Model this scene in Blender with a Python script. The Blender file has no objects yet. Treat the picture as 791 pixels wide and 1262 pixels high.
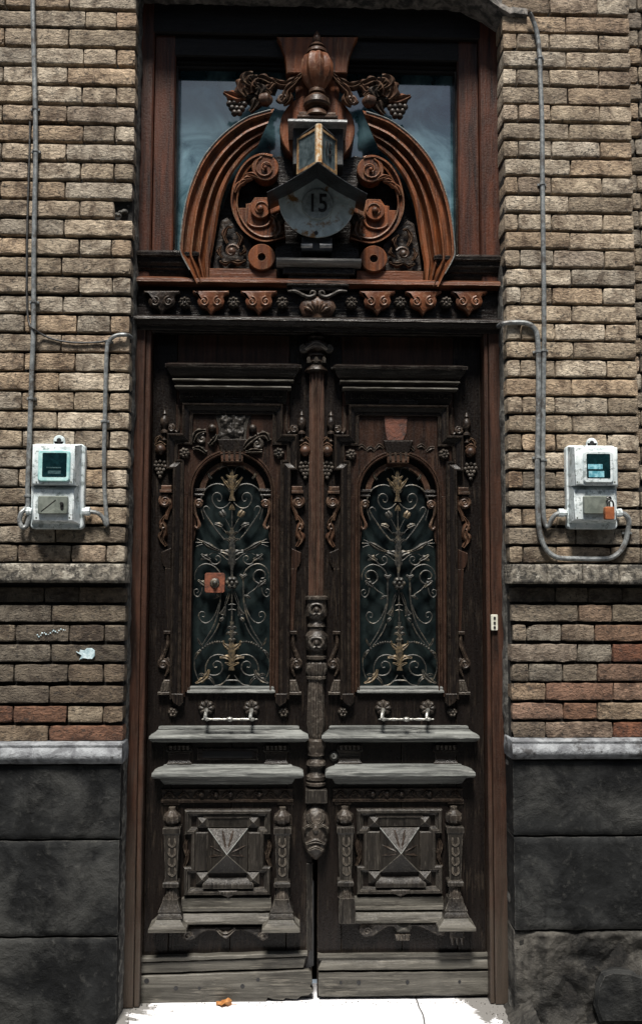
import bpy, bmesh, math, random
from math import sin, cos, tan, pi, radians, sqrt, atan2
from mathutils import Vector, noise
random.seed(7)
SC = bpy.context.scene
COL = SC.collection

# ---------------------------------------------------------------- camera, sky, sun, exposure
F_PX, CAM_D, CAM_H = 1150.0, 3.6, 1.606
PITCH, YAW, ROLL = radians(4.5), radians(1.75), radians(0.2)
_f = Vector((sin(YAW)*cos(PITCH), cos(YAW)*cos(PITCH), sin(PITCH)))
_r = Vector((cos(YAW), -sin(YAW), 0)); _u = _r.cross(_f)
RT = _r*cos(ROLL) + _u*sin(ROLL); UP = -_r*sin(ROLL) + _u*cos(ROLL); FW = _f
cam_data = bpy.data.cameras.new('camera'); cam = bpy.data.objects.new('camera', cam_data); COL.objects.link(cam)
from mathutils import Matrix
mm = Matrix((RT, UP, -FW)).transposed().to_4x4(); mm.translation = Vector((0, -CAM_D, CAM_H)); cam.matrix_world = mm
cam_data.sensor_fit = 'VERTICAL'; cam_data.sensor_height = 24.0; cam_data.lens = 24.0*F_PX/1262.0
cam_data.clip_start = 0.05; cam_data.clip_end = 400
SC.camera = cam
SC.view_settings.view_transform = 'Standard'; SC.view_settings.look = 'None'
SC.view_settings.gamma = 1.0; SC.view_settings.use_curve_mapping = False
SC.view_settings.exposure = 0.7
SUN_EL, SUN_AZ = radians(63), radians(-8)      # high, in front of the facade, a touch from the left
w = bpy.data.worlds.new('World'); SC.world = w; w.use_nodes = True
nt = w.node_tree; nt.nodes.clear()
wo = nt.nodes.new('ShaderNodeOutputWorld'); bg = nt.nodes.new('ShaderNodeBackground'); sky = nt.nodes.new('ShaderNodeTexSky')
sky.sky_type = 'NISHITA'; sky.sun_disc = False; sky.sun_elevation = SUN_EL; sky.sun_rotation = radians(180)+SUN_AZ
sky.air_density = 1.0; sky.dust_density = 2.0; bg.inputs[1].default_value = 0.05
tcw = nt.nodes.new('ShaderNodeTexCoord'); cn = nt.nodes.new('ShaderNodeTexNoise'); cn.inputs['Scale'].default_value = 4.5; cn.inputs['Detail'].default_value = 7; cn.inputs['Roughness'].default_value = .6
nt.links.new(tcw.outputs['Generated'], cn.inputs['Vector'])
cr_ = nt.nodes.new('ShaderNodeValToRGB'); cr_.color_ramp.elements[0].position = .40; cr_.color_ramp.elements[1].position = .62; nt.links.new(cn.outputs['Fac'], cr_.inputs[0])
cm = nt.nodes.new('ShaderNodeMix'); cm.data_type = 'RGBA'; nt.links.new(cr_.outputs[0], cm.inputs[0]); nt.links.new(sky.outputs[0], cm.inputs[6]); cm.inputs[7].default_value = (6.0, 6.9, 7.7, 1)
nt.links.new(cm.outputs[2], bg.inputs[0]); nt.links.new(bg.outputs[0], wo.inputs[0])
sd = bpy.data.lights.new('sun', 'SUN'); so = bpy.data.objects.new('sun', sd); COL.objects.link(so)
sd.energy = 4.8; sd.angle = radians(13); sd.color = (1.0, 0.945, 0.87)
sdir = Vector((sin(SUN_AZ)*cos(SUN_EL), -cos(SUN_AZ)*cos(SUN_EL), sin(SUN_EL)))   # towards the sun
so.rotation_euler = sdir.to_track_quat('Z', 'Y').to_euler(); so.location = sdir*20
try:
    SC.cycles.use_denoising = True; SC.cycles.max_bounces = 6
except Exception: pass

# ---------------------------------------------------------------- helpers
def M(px, py, Y=0.0):
    """world point on the vertical plane at depth Y seen at photo position (px, py)"""
    d = RT*(px-395.5) - UP*(py-631.0) + FW*F_PX
    t = (Y + CAM_D)/d.y
    return Vector((d.x*t, Y, d.z*t + CAM_H))
def U(px, Y=0.17): return px*(CAM_D+Y)/F_PX
TR = [1.0, 0.0]
class tr:
    def __init__(s, mirror=None, off=0.0): s.m = mirror; s.o = off
    def __enter__(s):
        s.old = TR[:]
        if s.m is not None: TR[1] = TR[1] + TR[0]*2*s.m; TR[0] = -TR[0]
        TR[1] += s.o
    def __exit__(s, *a): TR[0], TR[1] = s.old
ORG = {}
def thing(name, loc, label, cat, group=None, kind=None):
    o = bpy.data.objects.new(name, None); COL.objects.link(o); o.location = loc; o.empty_display_size = .1
    ORG[o.name] = Vector(loc); tag(o, label, cat, group, kind); return o
def tag(o, label=None, cat=None, group=None, kind=None):
    if label: o['label'] = label
    if cat: o['category'] = cat
    if group: o['group'] = group
    if kind: o['kind'] = kind
    return o
def jit(a): return random.uniform(-a, a)
def catmull(pts, n=6):
    out = []; k = len(pts)
    for i in range(k-1):
        p0 = pts[max(i-1, 0)]; p1 = pts[i]; p2 = pts[i+1]; p3 = pts[min(i+2, k-1)]
        for j in range(n):
            t = j/n
            out.append(tuple(0.5*((2*b)+(-a+c)*t+(2*a-5*b+4*c-d)*t*t+(-a+3*b-3*c+d)*t**3) for a, b, c, d in zip(p0, p1, p2, p3)))
    out.append(tuple(pts[-1])); return out
def resample(pts, n):
    L = [0]
    for a, b in zip(pts, pts[1:]): L.append(L[-1]+math.dist(a, b))
    out = []; k = 0
    for i in range(n):
        s = L[-1]*i/(n-1)
        while k < len(L)-2 and L[k+1] < s: k += 1
        t = (s-L[k])/max(L[k+1]-L[k], 1e-9)
        out.append(tuple(a+(b-a)*t for a, b in zip(pts[k], pts[k+1])))
    return out
class MB:
    def __init__(s): s.v = []; s.f = []
    def pt(s, p): s.v.append((p[0]*TR[0]+TR[1], p[1], p[2])); return len(s.v)-1
    def face(s, ids): s.f.append(tuple(ids))
    def grid(s, rows, close_u=False, close_v=False):
        ids = [[s.pt(p) for p in r] for r in rows]
        nr, nc = len(ids), len(ids[0])
        for i in range(nr if close_v else nr-1):
            for j in range(nc if close_u else nc-1):
                s.face((ids[i][j], ids[i][(j+1) % nc], ids[(i+1) % nr][(j+1) % nc], ids[(i+1) % nr][j]))
        return ids
    def box(s, x0, x1, y0, y1, z0, z1, c=0.0, seg=1, j=0.0):
        """y0 is the front; front edges chamfered by c"""
        if x1 < x0: x0, x1 = x1, x0
        if z1 < z0: z0, z1 = z1, z0
        c = min(c, (x1-x0)*.45, (z1-z0)*.45)
        def loop(i, y):
            a = []
            nx = seg if (x1-x0) >= (z1-z0) else 1; nz = seg if nx == 1 else 1
            for k in range(nx): a.append((x0+i+(x1-x0-2*i)*k/nx, y, z0+i))
            for k in range(nz): a.append((x1-i, y, z0+i+(z1-z0-2*i)*k/nz))
            for k in range(nx): a.append((x1-i-(x1-x0-2*i)*k/nx, y, z1-i))
            for k in range(nz): a.append((x0+i, y, z1-i-(z1-z0-2*i)*k/nz))
            return [(p[0]+jit(j), p[1], p[2]+jit(j)) for p in a]
        ls = [loop(0, y1), loop(0, y0+c)] + ([loop(c, y0)] if c > 0 else [])
        ids = s.grid(ls, close_u=True)
        s.face(ids[0]); s.face(ids[-1])
    def pbox(s, px0, py0, px1, py1, Yf, Yb, c=0.002, seg=1, j=0.0):
        mx, my = (px0+px1)/2, (py0+py1)/2
        s.box(M(px0, my, Yf).x, M(px1, my, Yf).x, Yf, Yb, M(mx, py1, Yf).z, M(mx, py0, Yf).z, c, seg, j)
    def prism(s, poly, Yf, Yb, c=0.0, world=False, dome=0.0):
        pts = [Vector((p[0], 0, p[1])) if world else M(p[0], p[1], Yf) for p in poly]
        P2 = [(p.x, p.z) for p in pts]
        A = sum(a[0]*b[1]-b[0]*a[1] for a, b in zip(P2, P2[1:]+P2[:1]))
        if A < 0: P2.reverse()
        n = len(P2); ins = []
        for i in range(n):
            a, b, d = P2[i-1], P2[i], P2[(i+1) % n]
            e1 = Vector((b[0]-a[0], b[1]-a[1])); e2 = Vector((d[0]-b[0], d[1]-b[1]))
            if e1.length < 1e-7 or e2.length < 1e-7: ins.append((0, 0)); continue
            e1.normalize(); e2.normalize(); n1 = Vector((-e1.y, e1.x)); n2 = Vector((-e2.y, e2.x))
            m = n1+n2
            if m.length < .3: m = n1
            m.normalize(); k = 1/max(.5, m.dot(n1)); ins.append((m.x*k, m.y*k))
        rows = [[(p[0], Yb, p[1]) for p in P2], [(p[0], Yf+c, p[1]) for p in P2]]
        if c > 0: rows.append([(p[0]+i[0]*c, Yf, p[1]+i[1]*c) for p, i in zip(P2, ins)])
        if dome > 0: rows.append([(p[0]+i[0]*(c+dome), Yf-dome*.6, p[1]+i[1]*(c+dome)) for p, i in zip(P2, ins)])
        ids = s.grid(rows, close_u=True); s.face(ids[-1]); s.face(ids[0])
    def hood(s, cxpx, half, Y0, levels, seg=10, j=.0006, asym=0.0):
        """stack of mitred steps: levels (py, prot_px); prot widens and comes forward alike"""
        rows = []
        for py, pr in levels:
            yf = Y0 - U(pr, Y0); c = M(cxpx, py, yf); hw = U(half+pr, yf); X0, X1 = c.x-hw, c.x+hw
            r = [(X0, Y0+.01, c.z), (X0, yf, c.z)]
            for k in range(1, seg): r.append((X0+(X1-X0)*k/seg, yf+jit(j), c.z+jit(j)))
            r += [(X1, yf, c.z), (X1, Y0+.01, c.z)]; rows.append(r)
        ids = s.grid(rows); s.face(ids[0]); s.face(ids[-1])
    def sweep(s, prof, path, Y0, closed=False, cap=True):
        """prof: (offset to the right of travel, protrusion); path: world (x, z)"""
        n = len(path); rows = []
        for i in range(n):
            b = Vector(path[i])
            a = Vector(path[i-1]) if (i > 0 or closed) else None
            d = Vector(path[(i+1) % n]) if (i < n-1 or closed) else None
            e1 = (b-a).normalized() if a is not None else (d-b).normalized()
            e2 = (d-b).normalized() if d is not None else e1
            n1 = Vector((e1.y, -e1.x)); n2 = Vector((e2.y, -e2.x)); m = (n1+n2).normalized(); k = 1/max(.4, m.dot(n1))
            rows.append([(b.x+m.x*k*o, Y0-h, b.y+m.y*k*o) for o, h in prof])
        ids = s.grid(rows, close_v=closed)
        if cap and not closed: s.face(ids[0]); s.face(ids[-1])
    def lathe(s, c, prof, seg=20, square=False, flutes=0, fd=0.0, taper=None):
        """axis z through c (x,y); prof: (z, r)"""
        rows = []
        N = 4 if square else seg
        if flutes: N = flutes*4
        for z, r in prof:
            row = []
            for k in range(N):
                a = 2*pi*k/N + (pi/4 if square else 0); rr = r*(sqrt(2) if square else 1)
                if flutes: rr *= 1 - fd*(.5-.5*cos(a*flutes))
                row.append((c[0]+rr*cos(a), c[1]+rr*sin(a), z))
            rows.append(row)
        ids = s.grid(rows, close_u=True); s.face(ids[0]); s.face(ids[-1])
    def turn(s, cxpx, Yc, prof, **k):
        """prof: (py, halfwidth px)"""
        m = M(cxpx, (prof[0][0]+prof[-1][0])/2, Yc)
        s.lathe((m.x, Yc), [(M(cxpx, py, Yc-U(h, Yc)*.5).z, U(h, Yc)) for py, h in prof], **k)
    def tube(s, pts, r, seg=6, sub=5, flat=1.0):
        """pts: world vectors; r: radius or list"""
        if not isinstance(r, (list, tuple)): r = [r]*len(pts)
        q = [tuple(p)+(rr,) for p, rr in zip(pts, r)]
        if sub > 1 and len(q) > 2: q = catmull(q, sub)
        rows = []; n = len(q)
        for i in range(n):
            p = Vector(q[i][:3]); a = Vector(q[max(i-1, 0)][:3]); b = Vector(q[min(i+1, n-1)][:3])
            t = (b-a); t = t.normalized() if t.length > 1e-9 else Vector((0, 0, 1))
            up = Vector((0, -1, 0)) if abs(t.y) < .9 else Vector((1, 0, 0))
            e1 = (up - t*up.dot(t)).normalized(); e2 = t.cross(e1)
            rows.append([tuple(p + (e1*cos(2*pi*k/seg)*flat + e2*sin(2*pi*k/seg))*q[i][3]) for k in range(seg)])
        ids = s.grid(rows, close_u=True); s.face(ids[0]); s.face(ids[-1])
    def ptube(s, pts, Y, rpx, seg=6, sub=5, flat=1.0):
        if not isinstance(rpx, (list, tuple)): rpx = [rpx]*len(pts)
        s.tube([M(p[0], p[1], Y if len(p) < 3 else p[2]) for p in pts], [U(r, Y) for r in rpx], seg, sub, flat)
    def ball(s, px, py, Y, rpx, ry=1.0, rz=1.0, seg=10, n=6, gad=0):
        c = M(px, py, Y); r = U(rpx, Y); rows = []
        N = seg if not gad else gad*4
        for i in range(n+1):
            t = pi*i/n; row = []
            for k in range(N):
                a = 2*pi*k/N; g = 1-(.18*(.5-.5*cos(a*gad)) if gad else 0)
                row.append((c.x+r*sin(t)*cos(a)*g, c.y+r*ry*sin(t)*sin(a)*g, c.z+r*rz*cos(t)))
            rows.append(row)
        s.grid(rows, close_u=True)
    def rosette(s, px, py, Y, rpx, petals=6, h=.5, cup=.5, button=True):
        """flower facing the viewer, relief towards -y"""
        c = M(px, py, Y); r = U(rpx, Y); N = petals*6; rows = []
        for fr, hh, am in ((1.0, -.2, .16), (1.0, .2*h, .16), (.86, .75*h, .14), (.6, h, .1), (.38, h*cup, .03), (.34, h*cup, 0)):
            rows.append([(c.x+r*fr*(1-am+am*abs(cos(petals*k*pi/N)))*cos(2*pi*k/N), Y-r*hh*(1-.35*(1-abs(cos(petals*k*pi/N)))) , c.z+r*fr*(1-am+am*abs(cos(petals*k*pi/N)))*sin(2*pi*k/N)) for k in range(N)])
        ids = s.grid(rows, close_u=True); s.face(ids[-1]); s.face(ids[0])
        if button: s.ball(px, py, Y-r*h*cup, rpx*.3, seg=8, n=6)
    def disc(s, px, py, Yf, Yb, rpx, c=.002, hole=0.0, seg=28, dome=0.0):
        m = M(px, py, Yf); r = U(rpx, Yf)
        pr = [(r, Yb), (r, Yf+c), (r-c, Yf)]
        if dome: pr += [(r*.7, Yf-dome*.7), (r*.35, Yf-dome)]
        if hole: pr += [(r*hole, Yf-dome), (r*hole, Yb)]
        rows = [[(m.x+q*cos(2*pi*k/seg), y, m.z+q*sin(2*pi*k/seg)) for k in range(seg)] for q, y in pr]
        ids = s.grid(rows, close_u=True)
        if not hole: s.face(ids[-1])
        s.face(ids[0]) if not hole else None
    def leaf(s, spine, widths, Y, h=.012, lobes=4, depth=.35, n=16, thick=.004, lift=None):
        """carved leaf: px spine, half widths px"""
        sp = resample(catmull(spine, 6), n+1); k = len(widths)
        rows = []
        for i in range(n+1):
            t = i/n; f = t*(k-1); a = int(min(f, k-2)); wd = widths[a]+(widths[a+1]-widths[a])*(f-a)
            lob = 1-depth*(.5-.5*cos(2*pi*lobes*t)) if lobes else 1
            p = M(sp[i][0], sp[i][1], Y)
            q0 = sp[max(i-1, 0)]; q1 = sp[min(i+1, n)]
            d = Vector((q1[0]-q0[0], -(q1[1]-q0[1]))); d = d.normalized() if d.length > 0 else Vector((1, 0)); nn = Vector((-d.y, d.x))
            lf = lift(t) if lift else 0.0
            row = []
            for sx, hh in ((-1, -thick/h if h else 0), (-1, .15), (-.72, .75), (-.4, 1.0), (-.12, .55), (0, .35), (.12, .55), (.4, 1.0), (.72, .75), (1, .15), (1, -thick/h)):
                e = lob if abs(sx) > .5 else 1
                x = U(wd, Y)*sx*e
                row.append((p.x+nn.x*x, Y-h*hh*(sin(pi*min(max(t, .06), .94))**.5)-lf, p.z+nn.y*x))
            rows.append(row)
        ids = s.grid(rows); s.face(ids[0]); s.face(ids[-1])
    def volute(s, px, py, Y, rpx, turns=2.2, wpx=2.2, a0=0.0, dirn=1, back=True, h=.5):
        pts = []; rr = []; N = int(14*turns)
        for i in range(N+1):
            t = i/N; r = rpx*(1-t*.88); a = a0+dirn*2*pi*turns*t
            pts.append((px+r*cos(a), py-r*sin(a), Y-U(rpx*.18*t))); rr.append(wpx*(1-.55*t))
        s.ptube(pts, Y, rr, 6, 1)
        if back: s.disc(px, py, Y-U(wpx*.2), Y+.012, rpx+wpx*.4, c=.002, seg=20)
        s.ball(px, py, Y-U(rpx*.15), rpx*.2, seg=8, n=5)
    def build(s, name, mat, parent=None, smooth=True, ang=.6, color=None, kind=None, label=None):
        c = Vector((0, 0, 0)); n = len(s.v)
        lo = [min(v[i] for v in s.v) for i in range(3)]; hi = [max(v[i] for v in s.v) for i in range(3)]
        c = Vector([(a+b)/2 for a, b in zip(lo, hi)])
        if parent is None: c.z = lo[2]
        me = bpy.data.meshes.new(name)
        me.from_pydata([(v[0]-c.x, v[1]-c.y, v[2]-c.z) for v in s.v], [], s.f)
        bm = bmesh.new(); bm.from_mesh(me); bmesh.ops.remove_doubles(bm, verts=bm.verts, dist=1e-6)
        bmesh.ops.recalc_face_normals(bm, faces=bm.faces)
        for f in bm.faces: f.smooth = smooth
        if smooth:
            for e in bm.edges:
                if len(e.link_faces) == 2 and e.calc_face_angle(0) > ang: e.smooth = False
        bm.to_mesh(me); bm.free(); me.materials.append(mat)
        o = bpy.data.objects.new(name, me); COL.objects.link(o)
        ORG[o.name] = c
        if parent is not None: o.parent = parent; o.location = c-ORG[parent.name]
        else: o.location = c
        if color: o.color = (*color, 1)
        if kind: o['kind'] = kind
        if label: o['label'] = label
        return o

# ---------------------------------------------------------------- materials
def mat(name):
    m = bpy.data.materials.new(name); m.use_nodes = True; n = m.node_tree; n.nodes.clear()
    out = n.nodes.new('ShaderNodeOutputMaterial'); b = n.nodes.new('ShaderNodeBsdfPrincipled'); n.links.new(b.outputs[0], out.inputs[0])
    return m, n, b
def nz(n, vec, scale, detail=5, rough=.6, dist=0.0):
    t = n.nodes.new('ShaderNodeTexNoise'); t.inputs['Scale'].default_value = scale; t.inputs['Detail'].default_value = detail
    t.inputs['Roughness'].default_value = rough; t.inputs['Distortion'].default_value = dist
    if vec is not None: n.links.new(vec, t.inputs['Vector'])
    return t.outputs['Fac']
def ramp(n, fac, stops):
    r = n.nodes.new('ShaderNodeValToRGB'); n.links.new(fac, r.inputs[0]); e = r.color_ramp.elements
    while len(e) < len(stops): e.new(.5)
    for k, (p, c) in zip(e, stops):
        k.position = p; k.color = (*c, 1) if isinstance(c, tuple) else (c, c, c, 1)
    return r.outputs[0]
def mix(n, fac, a, b, mode='MIX'):
    m = n.nodes.new('ShaderNodeMix'); m.data_type = 'RGBA'; m.blend_type = mode
    for k, v in ((0, fac), (6, a), (7, b)):
        if isinstance(v, (int, float)): m.inputs[k].default_value = v
        elif isinstance(v, tuple): m.inputs[k].default_value = (*v, 1)
        else: n.links.new(v, m.inputs[k])
    return m.outputs[2]
def mth(n, op, a, b=None):
    m = n.nodes.new('ShaderNodeMath'); m.operation = op
    for k, v in ((0, a), (1, b)):
        if v is None: continue
        if isinstance(v, (int, float)): m.inputs[k].default_value = v
        else: n.links.new(v, m.inputs[k])
    return m.outputs[0]
def wpos(n, scale=(1, 1, 1), rnd=False):
    g = n.nodes.new('ShaderNodeNewGeometry'); mp = n.nodes.new('ShaderNodeMapping'); mp.inputs['Scale'].default_value = scale
    n.links.new(g.outputs['Position'], mp.inputs[0])
    if rnd:
        oi = n.nodes.new('ShaderNodeObjectInfo'); v = n.nodes.new('ShaderNodeVectorMath'); v.operation = 'SCALE'
        cb = n.nodes.new('ShaderNodeCombineXYZ')
        for i, k in enumerate((37, 53, 71)): n.links.new(mth(n, 'MULTIPLY', oi.outputs['Random'], k), cb.inputs[i])
        n.links.new(cb.outputs[0], mp.inputs['Location'])
    return mp.outputs[0]
def bump(n, b, h, dist, strength=1.0, prev=None):
    k = n.nodes.new('ShaderNodeBump'); k.inputs['Strength'].default_value = strength; k.inputs['Distance'].default_value = dist
    n.links.new(h, k.inputs['Height'])
    if prev is not None: n.links.new(prev, k.inputs['Normal'])
    n.links.new(k.outputs[0], b.inputs['Normal']); return k.outputs[0]
def edge_mask(n, rad, lo=.02, hi=.25, samples=4):
    bv = n.nodes.new('ShaderNodeBevel'); bv.samples = samples; bv.inputs['Radius'].default_value = rad
    g = n.nodes.new('ShaderNodeNewGeometry'); d = n.nodes.new('ShaderNodeVectorMath'); d.operation = 'DOT_PRODUCT'
    n.links.new(bv.outputs[0], d.inputs[0]); n.links.new(g.outputs['Normal'], d.inputs[1])
    return ramp(n, mth(n, 'SUBTRACT', 1.0, d.outputs['Value']), [(lo, 0.0), (hi, 1.0)])
def wood(name, dark, mid, wear, wearamt=.6, axis='z', rough=.42, worn=0.0, wearrad=.0035, gr=1.0, flk=.14, foot=None):
    m, n, b = mat(name)
    st = {'z': (1, 1, .07), 'x': (.07, 1, 1)}[axis]
    v = wpos(n, st, True); p = wpos(n, (1, 1, 1), True)
    g1 = nz(n, v, 160*gr, 6, .65, .4); g2 = nz(n, v, 36*gr, 4, .6, .8); big = nz(n, p, 7, 4, .6); fine = nz(n, p, 140, 3, .6)
    b.inputs['Specular IOR Level'].default_value = .24
    base = mix(n, ramp(n, g2, [(.32, 0.0), (.68, 1.0)]), dark, mid)
    base = mix(n, mth(n, 'MULTIPLY', ramp(n, big, [(.45, 0.0), (.7, 1.0)]), .55), base, tuple(c*.45 for c in dark))
    flake = ramp(n, mth(n, 'ADD', mth(n, 'MULTIPLY', g1, .6), mth(n, 'MULTIPLY', big, .4)), [(.53, 0.0), (.63, 1.0)])
    base = mix(n, mth(n, 'MULTIPLY', flake, flk+worn), base, wear)
    if foot:
        sz = n.nodes.new('ShaderNodeSeparateXYZ'); gg = n.nodes.new('ShaderNodeNewGeometry'); n.links.new(gg.outputs['Position'], sz.inputs[0])
        fm = ramp(n, mth(n, 'ADD', sz.outputs[2], mth(n, 'MULTIPLY', mth(n, 'SUBTRACT', big, .5), 1.6)), [(.15, 1.0), (.95, 0.0)])
        base = mix(n, mth(n, 'MULTIPLY', fm, .9), base, mix(n, g2, tuple(c*.5 for c in foot), foot))
    em = edge_mask(n, wearrad); em = mth(n, 'MULTIPLY', em, ramp(n, nz(n, p, 30, 4, .7), [(.38, 0.0), (.62, 1.0)]))  # edge wear, brightened to also paint the light caught on arrises
    base = mix(n, mth(n, 'MULTIPLY', em, wearamt), base, wear)
    n.links.new(base, b.inputs['Base Color'])
    n.links.new(ramp(n, fine, [(.3, rough-.1), (.75, min(1, rough+.25))]), b.inputs['Roughness'])
    h = mth(n, 'ADD', mth(n, 'MULTIPLY', g1, .6), mth(n, 'ADD', mth(n, 'MULTIPLY', g2, .7), mth(n, 'MULTIPLY', fine, .35)))
    bump(n, b, h, .0035, .9)
    return m
def carved(name, dark, mid, wear, rough=.42, sc=75, dist=.006, wearamt=.7):
    m, n, b = mat(name); p = wpos(n, (1, 1, 1), True)
    vo = n.nodes.new('ShaderNodeTexVoronoi'); vo.feature = 'SMOOTH_F1'; vo.inputs['Scale'].default_value = sc; n.links.new(p, vo.inputs['Vector'])
    f = nz(n, p, sc*1.3, 4, .6, 1.0); big = nz(n, p, 9, 4, .6)
    base = mix(n, ramp(n, big, [(.35, 0.0), (.65, 1.0)]), dark, mid)
    em = mth(n, 'MULTIPLY', edge_mask(n, .003), wearamt)
    base = mix(n, em, base, wear)
    base = mix(n, mth(n, 'MULTIPLY', ramp(n, f, [(.52, 0.0), (.66, 1.0)]), .28), base, wear); b.inputs['Specular IOR Level'].default_value = .28
    n.links.new(base, b.inputs['Base Color']); b.inputs['Roughness'].default_value = rough
    bump(n, b, mth(n, 'ADD', vo.outputs['Distance'], f), dist, .8); return m
W_BLK = wood('wood_shaded_black', (.0025, .0024, .0024), (.008, .0065, .006), (.04, .035, .03), .4, 'x', rough=.5)  # shadow under the lintel put into a near-black wood colour
W_RED = wood('wood_red_brown', (.012, .005, .004), (.085, .026, .012), (.2, .10, .06), .8)
W_ORG = wood('wood_orange_brown', (.028, .010, .005), (.20, .062, .021), (.40, .25, .15), .9, rough=.38, flk=.25)
W_ORGH = wood('wood_orange_brown_flat', (.035, .013, .007), (.15, .052, .024), (.36, .22, .13), .9, 'x', rough=.38)
W_DK = wood('wood_dark_brown', (.0045, .0033, .003), (.0105, .0078, .0066), (.15, .115, .085), .8, rough=.31)
W_JAMB = wood('wood_jamb_brown', (.012, .007, .0055), (.066, .030, .019), (.17, .11, .08), .8, foot=(.06, .048, .038))
W_COL = wood('wood_column_brown', (.013, .008, .006), (.075, .038, .025), (.26, .19, .14), .8)
W_DKH = wood('wood_dark_brown_flat', (.0042, .0034, .0032), (.014, .0095, .008), (.30, .27, .23), .95, 'x', rough=.28, wearrad=.0028)
W_MID = wood('wood_mid_brown', (.007, .0045, .0038), (.038, .019, .0125), (.2, .13, .09), .8, rough=.33)
W_GR = wood('wood_weathered_grey', (.026, .024, .020), (.11, .104, .090), (.27, .25, .21), .7, 'x', .5, .2)
W_GRV = wood('wood_weathered_upright', (.007, .006, .0055), (.033, .029, .0245), (.26, .235, .2), .9, 'z', .36, .05)
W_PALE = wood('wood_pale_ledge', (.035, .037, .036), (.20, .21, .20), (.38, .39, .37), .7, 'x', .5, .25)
C_DK = carved('carved_dark', (.005, .0038, .0032), (.02, .013, .009), (.17, .13, .1), sc=45, dist=.003)
C_GR = carved('carved_grey', (.009, .0075, .0065), (.045, .036, .029), (.28, .25, .21), sc=45, dist=.003)
C_ORG = carved('carved_orange', (.045, .017, .009), (.17, .062, .029), (.36, .23, .15), sc=30, dist=.0022)
C_MID = carved('carved_brown', (.016, .009, .006), (.075, .037, .023), (.26, .18, .12), sc=34, dist=.0026)

def brick_mat(name, light=1.0):
    m, n, b = mat(name); oi = n.nodes.new('ShaderNodeObjectInfo'); p = wpos(n, (1, 1, 1), True); ps = wpos(n, (1, 1, 2.2), True)
    big = nz(n, p, 14, 5, .65, .6); med = nz(n, ps, 45, 6, .7, .5); fine = nz(n, p, 260, 4, .7)
    base = mix(n, ramp(n, big, [(.36, 0.0), (.64, 1.0)]), mix(n, 1.0, oi.outputs['Color'], (.27, .23, .20), 'MULTIPLY'), oi.outputs['Color'])
    base = mix(n, mth(n, 'MULTIPLY', ramp(n, med, [(.52, 0.0), (.72, 1.0)]), .55), base, mix(n, 1.0, oi.outputs['Color'], (1.9, 1.9, 1.85), 'MULTIPLY'))
    base = mix(n, mth(n, 'MULTIPLY', ramp(n, nz(n, p, 70, 5, .7), [(.54, 0.0), (.66, 1.0)]), .85), base, (.022, .02, .018))
    n.links.new(base, b.inputs['Base Color']); b.inputs['Roughness'].default_value = .85
    pit = ramp(n, nz(n, p, 90, 3, .5), [(.30, 0.0), (.42, 1.0)])
    h = mth(n, 'ADD', mth(n, 'MULTIPLY', big, .9), mth(n, 'ADD', mth(n, 'MULTIPLY', med, 1.0), mth(n, 'ADD', mth(n, 'MULTIPLY', fine, .12), mth(n, 'MULTIPLY', pit, .25))))
    bump(n, b, h, .013, 1.0); return m
BRICK = brick_mat('brick_clay')
def simple(name, c1, c2, sc=20, rough=.7, metal=0.0, dist=.002, det=5, c3=None, sc3=8, lo=.4, hi=.62, st=1.0, spec=None):
    m, n, b = mat(name); p = wpos(n, (1, 1, 1), False)
    f = nz(n, p, sc, det, .65, .5); base = mix(n, ramp(n, f, [(lo, 0.0), (hi, 1.0)]), c1, c2)
    if c3: base = mix(n, ramp(n, nz(n, p, sc3, 5, .7), [(.53, 0.0), (.62, 1.0)]), base, c3)
    n.links.new(base, b.inputs['Base Color']); b.inputs['Roughness'].default_value = rough; b.inputs['Metallic'].default_value = metal
    if spec is not None: b.inputs['Specular IOR Level'].default_value = spec
    bump(n, b, mth(n, 'ADD', f, mth(n, 'MULTIPLY', nz(n, p, sc*6, 4, .7), .5)), dist, st); return m
MORTAR = simple('mortar_sooty', (.006, .006, .0055), (.02, .018, .016), 60, .95, dist=.006)
PLAST = simple('plaster_reveal', (.03, .029, .027), (.16, .155, .14), 30, .9, dist=.012, c3=(.015, .014, .013), sc3=9)
def stone_mat(name, dark, mid, pale, rub=0):
    m, n, b = mat(name); p = wpos(n); pv = wpos(n, (1, 1, .16))
    f = nz(n, p, 5, 9, .62, .5); g_ = nz(n, p, 34, 8, .7); dr = nz(n, pv, 14, 5, .6, .3); h2 = nz(n, p, 2.3, 4, .55)
    base = mix(n, ramp(n, f, [(.40, 0.0), (.60, 1.0)]), dark, mid)
    base = mix(n, mth(n, 'MULTIPLY', ramp(n, mth(n, 'ADD', mth(n, 'MULTIPLY', h2, .6), mth(n, 'MULTIPLY', f, .4)), [(.48, 0.0), (.62, 1.0)]), .6), base, pale)
    base = mix(n, mth(n, 'MULTIPLY', ramp(n, dr, [(.54, 0.0), (.64, 1.0)]), .6), base, dark)
    base = mix(n, mth(n, 'MULTIPLY', ramp(n, g_, [(.56, 0.0), (.7, 1.0)]), .5), base, pale)
    em = mth(n, 'MULTIPLY', edge_mask(n, .006, .03, .3), ramp(n, nz(n, p, 24, 4, .7), [(.42, 0.0), (.58, 1.0)]))
    base = mix(n, mth(n, 'MULTIPLY', em, .7), base, (.17, .165, .15)); n.links.new(base, b.inputs['Base Color']); b.inputs['Roughness'].default_value = .75; b.inputs['Specular IOR Level'].default_value = .22
    rg = ramp(n, h2, [(.42, .45), (.6, 1.0)])
    bump(n, b, mth(n, 'MULTIPLY', mth(n, 'ADD', f, mth(n, 'MULTIPLY', g_, .45)), rg if not rub else 1.0), .030 if rub else .022, 1.0); return m
STONE = stone_mat('stone_dark', (.003, .0035, .004), (.015, .016, .0165), (.062, .062, .058))
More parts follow.
